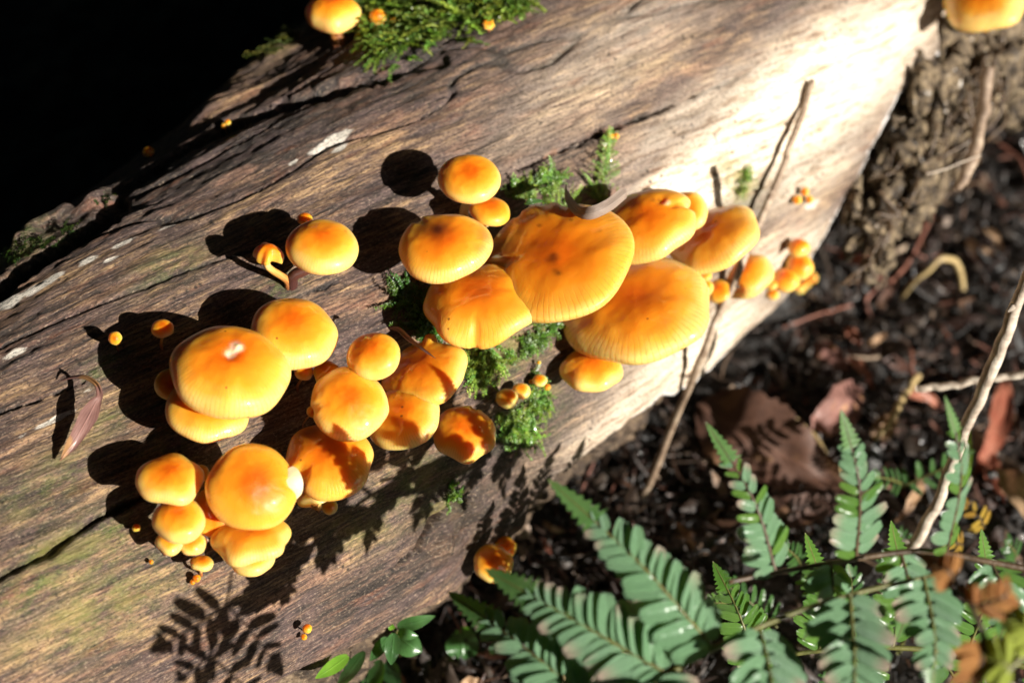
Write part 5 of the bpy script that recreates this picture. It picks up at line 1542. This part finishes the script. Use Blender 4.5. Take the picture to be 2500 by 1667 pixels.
frond(gp(2430, 1220, 5), gp(2355, 1150, 6), 36 * k_, 7, 'lime yellow fern sprig over the dull red leaf', LM_LIME, M_FERN_LIME, seed=11)
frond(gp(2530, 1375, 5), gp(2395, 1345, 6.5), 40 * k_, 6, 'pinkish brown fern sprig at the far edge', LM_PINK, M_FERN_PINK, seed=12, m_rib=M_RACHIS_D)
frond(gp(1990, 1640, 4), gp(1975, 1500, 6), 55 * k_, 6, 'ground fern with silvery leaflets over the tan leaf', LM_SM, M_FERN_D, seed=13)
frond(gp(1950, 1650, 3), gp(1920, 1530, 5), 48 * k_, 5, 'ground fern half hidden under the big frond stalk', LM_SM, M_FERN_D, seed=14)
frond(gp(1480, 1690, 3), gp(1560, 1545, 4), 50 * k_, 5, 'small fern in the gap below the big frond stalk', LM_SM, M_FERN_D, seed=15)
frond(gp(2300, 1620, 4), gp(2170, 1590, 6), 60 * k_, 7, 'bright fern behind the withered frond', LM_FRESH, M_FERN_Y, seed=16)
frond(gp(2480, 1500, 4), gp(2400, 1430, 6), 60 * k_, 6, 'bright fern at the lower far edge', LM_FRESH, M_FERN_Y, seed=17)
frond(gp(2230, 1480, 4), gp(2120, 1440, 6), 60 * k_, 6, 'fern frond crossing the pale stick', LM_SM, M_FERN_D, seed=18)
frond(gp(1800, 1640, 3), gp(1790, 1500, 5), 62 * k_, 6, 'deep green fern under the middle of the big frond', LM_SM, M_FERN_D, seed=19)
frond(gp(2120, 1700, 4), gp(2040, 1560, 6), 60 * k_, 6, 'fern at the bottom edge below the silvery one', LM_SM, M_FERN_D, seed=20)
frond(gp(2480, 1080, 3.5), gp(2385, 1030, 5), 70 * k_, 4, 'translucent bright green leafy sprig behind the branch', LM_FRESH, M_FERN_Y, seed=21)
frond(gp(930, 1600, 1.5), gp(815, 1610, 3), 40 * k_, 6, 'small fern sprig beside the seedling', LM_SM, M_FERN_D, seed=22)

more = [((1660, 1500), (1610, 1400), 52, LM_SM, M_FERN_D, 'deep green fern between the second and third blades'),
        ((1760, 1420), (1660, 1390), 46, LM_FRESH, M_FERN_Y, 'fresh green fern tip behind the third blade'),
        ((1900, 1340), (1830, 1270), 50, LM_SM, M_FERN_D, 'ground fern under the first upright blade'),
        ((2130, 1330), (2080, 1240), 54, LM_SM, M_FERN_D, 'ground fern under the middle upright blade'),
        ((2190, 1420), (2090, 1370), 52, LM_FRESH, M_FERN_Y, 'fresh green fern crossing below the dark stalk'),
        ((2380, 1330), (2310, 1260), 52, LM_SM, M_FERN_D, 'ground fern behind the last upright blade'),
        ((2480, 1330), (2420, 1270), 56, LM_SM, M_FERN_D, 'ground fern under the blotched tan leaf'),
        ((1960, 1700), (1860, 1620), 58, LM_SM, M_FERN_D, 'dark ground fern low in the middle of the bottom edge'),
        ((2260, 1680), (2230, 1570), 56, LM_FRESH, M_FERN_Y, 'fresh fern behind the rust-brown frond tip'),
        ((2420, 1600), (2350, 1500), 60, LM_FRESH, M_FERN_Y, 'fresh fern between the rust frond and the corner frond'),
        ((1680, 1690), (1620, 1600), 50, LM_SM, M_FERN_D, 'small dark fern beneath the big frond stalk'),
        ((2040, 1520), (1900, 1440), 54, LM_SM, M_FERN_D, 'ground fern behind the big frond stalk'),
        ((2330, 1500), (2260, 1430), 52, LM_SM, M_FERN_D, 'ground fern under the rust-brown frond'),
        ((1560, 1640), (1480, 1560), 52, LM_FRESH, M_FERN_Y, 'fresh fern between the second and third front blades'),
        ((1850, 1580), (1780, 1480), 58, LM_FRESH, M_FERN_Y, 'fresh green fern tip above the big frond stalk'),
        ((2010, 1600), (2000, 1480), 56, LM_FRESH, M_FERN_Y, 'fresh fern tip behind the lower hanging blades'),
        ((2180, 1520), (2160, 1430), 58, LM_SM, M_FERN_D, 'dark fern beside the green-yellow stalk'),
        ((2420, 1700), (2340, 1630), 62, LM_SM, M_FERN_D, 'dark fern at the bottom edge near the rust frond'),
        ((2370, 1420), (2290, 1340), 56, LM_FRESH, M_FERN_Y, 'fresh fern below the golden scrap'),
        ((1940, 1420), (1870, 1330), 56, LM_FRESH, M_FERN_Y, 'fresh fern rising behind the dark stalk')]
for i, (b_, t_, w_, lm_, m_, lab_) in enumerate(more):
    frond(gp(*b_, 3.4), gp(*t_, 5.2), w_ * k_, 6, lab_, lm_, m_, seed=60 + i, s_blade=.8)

# grass blade and seedling
leaf_pts('grass_blade', [gp(2268, 1160, 3), gp(2258, 1100, 4), gp(2250, 1050, 4.6), gp(2250, 1000, 4.6)], 34, 'single yellow-green grass blade among the litter', M_GRASS, 20, prof=np.interp(np.linspace(0, 1, 20), [0, .5, .85, 1], [.9, 1, .6, .05]), cup=.5, cat='grass blade')
cs = surf(965, 1535, .02)
seed_root = empty('seedling', surf(975, 1600, .003))
tag(seed_root, 'green seedling with glossy oval leaves growing at the foot of the log', 'seedling')
V, F, uv = tube(spline([ORG[seed_root.name], (ORG[seed_root.name] + cs) / 2 + .002 * VR, cs], 14), .0007, 7)
mk('stem', V, F, M_RACHIS, seed_root, uv=uv)
dcs = (cs - CAM) @ VD
for (x0, y0), (x1, y1), wpx, m_, dz in (((970, 1530), (1062, 1503), 34, M_SEED, -.001), ((972, 1540), (1021, 1552), 27, M_SEED, .004), ((962, 1545), (955, 1622), 38, M_SEED, .006), ((960, 1535), (952, 1518), 16, M_SEED_L, .003),
                                        ((975, 1555), (1030, 1590), 62, M_SEED, -.008), ((945, 1555), (904, 1612), 30, M_SEED, .001)):
    A_ = at(x0, y0, dcs - dz); B_ = at(x1, y1, dcs - dz - .002)
    C = spline([A_, (A_ + B_) / 2 - VD * .0022, B_], 16)
    V, F, uv = ribbon(C, wpx * PXM * dcs, nrm(-VD + .3 * LZ), gum(16), .22, 7)
    mk('leaf', V, F, m_, seed_root, uv=uv)
low_root = empty('leafy_plant', surf(950, 1660, .002))
tag(low_root, 'pale blue-green lobed leaves below the seedling at the picture bottom', 'plant')
for (x0, y0), (x1, y1), wpx, m_ in (((930, 1610), (905, 1690), 44, M_SEED), ((945, 1610), (975, 1700), 50, M_SEED), ((890, 1590), (822, 1680), 36, M_SEED), ((850, 1600), (770, 1655), 34, M_SEED_L)):
    A_ = surf(x0, y0, 1.2 / 100); B_ = surf(x1, y1, 1.4 / 100)
    C = spline([A_, (A_ + B_) / 2 - VD * .002, B_], 16)
    V, F, uv = ribbon(C, wpx * PXM * .6, nrm(-VD + .3 * LZ), gum(16), .15, 7)
    mk('leaf', V, F, m_, low_root, uv=uv)
dark = [surf(1130, 1610, .8 / 100), surf(1128, 1570, 1.4 / 100), surf(1120, 1530, 1.2 / 100)]
leaf_pts('dark_leaf', dark, 80, 'round dark green leaf in shade behind the foremost fern blade', M_SEED, 16, cat='leaf')

# ------------------------------------------------------------------ unseen leaf canopy added to cut the sky light, open towards the sun
rs = np.random.default_rng(5)
N_ = 15000
v = rs.normal(size=(N_ * 2, 3)); v /= np.linalg.norm(v, axis=1)[:, None]
v = v[(v[:, 2] > -.02)]
ca_ = v @ SUN
gap = np.cos(np.radians(15 + 4 * fbm(v[:, 0] * 5, v[:, 1] * 5 + v[:, 2] * 3, 2, 120)))
v = v[ca_ < gap][:N_]
rad_ = rs.uniform(5, 9, len(v))
Pc = v * rad_[:, None]
szz = rs.uniform(.16, .36, len(v))
t1 = np.cross(v, rs.normal(size=v.shape)); t1 /= np.linalg.norm(t1, axis=1)[:, None]
t2 = np.cross(v, t1) + .5 * v * rs.normal(size=(len(v), 1)); t2 /= np.linalg.norm(t2, axis=1)[:, None]
q = np.stack([Pc - t1 * szz[:, None], Pc - t2 * szz[:, None] * .5, Pc + t1 * szz[:, None], Pc + t2 * szz[:, None] * .5], 1).reshape(-1, 3)
q[:, 2] = np.maximum(q[:, 2], -.1)
M_CAN = m_plain('added_canopy_leaves', [(.3, (.02, .04, .012)), (.7, (.045, .085, .025))], 3, .6, .0)
tag(mk('added_canopy', q, np.arange(len(q)).reshape(-1, 4), M_CAN, loc=(0, 0, 5), smooth=False), 'leafy canopy out of view overhead, added to hold back skylight', 'canopy', kind='stuff')
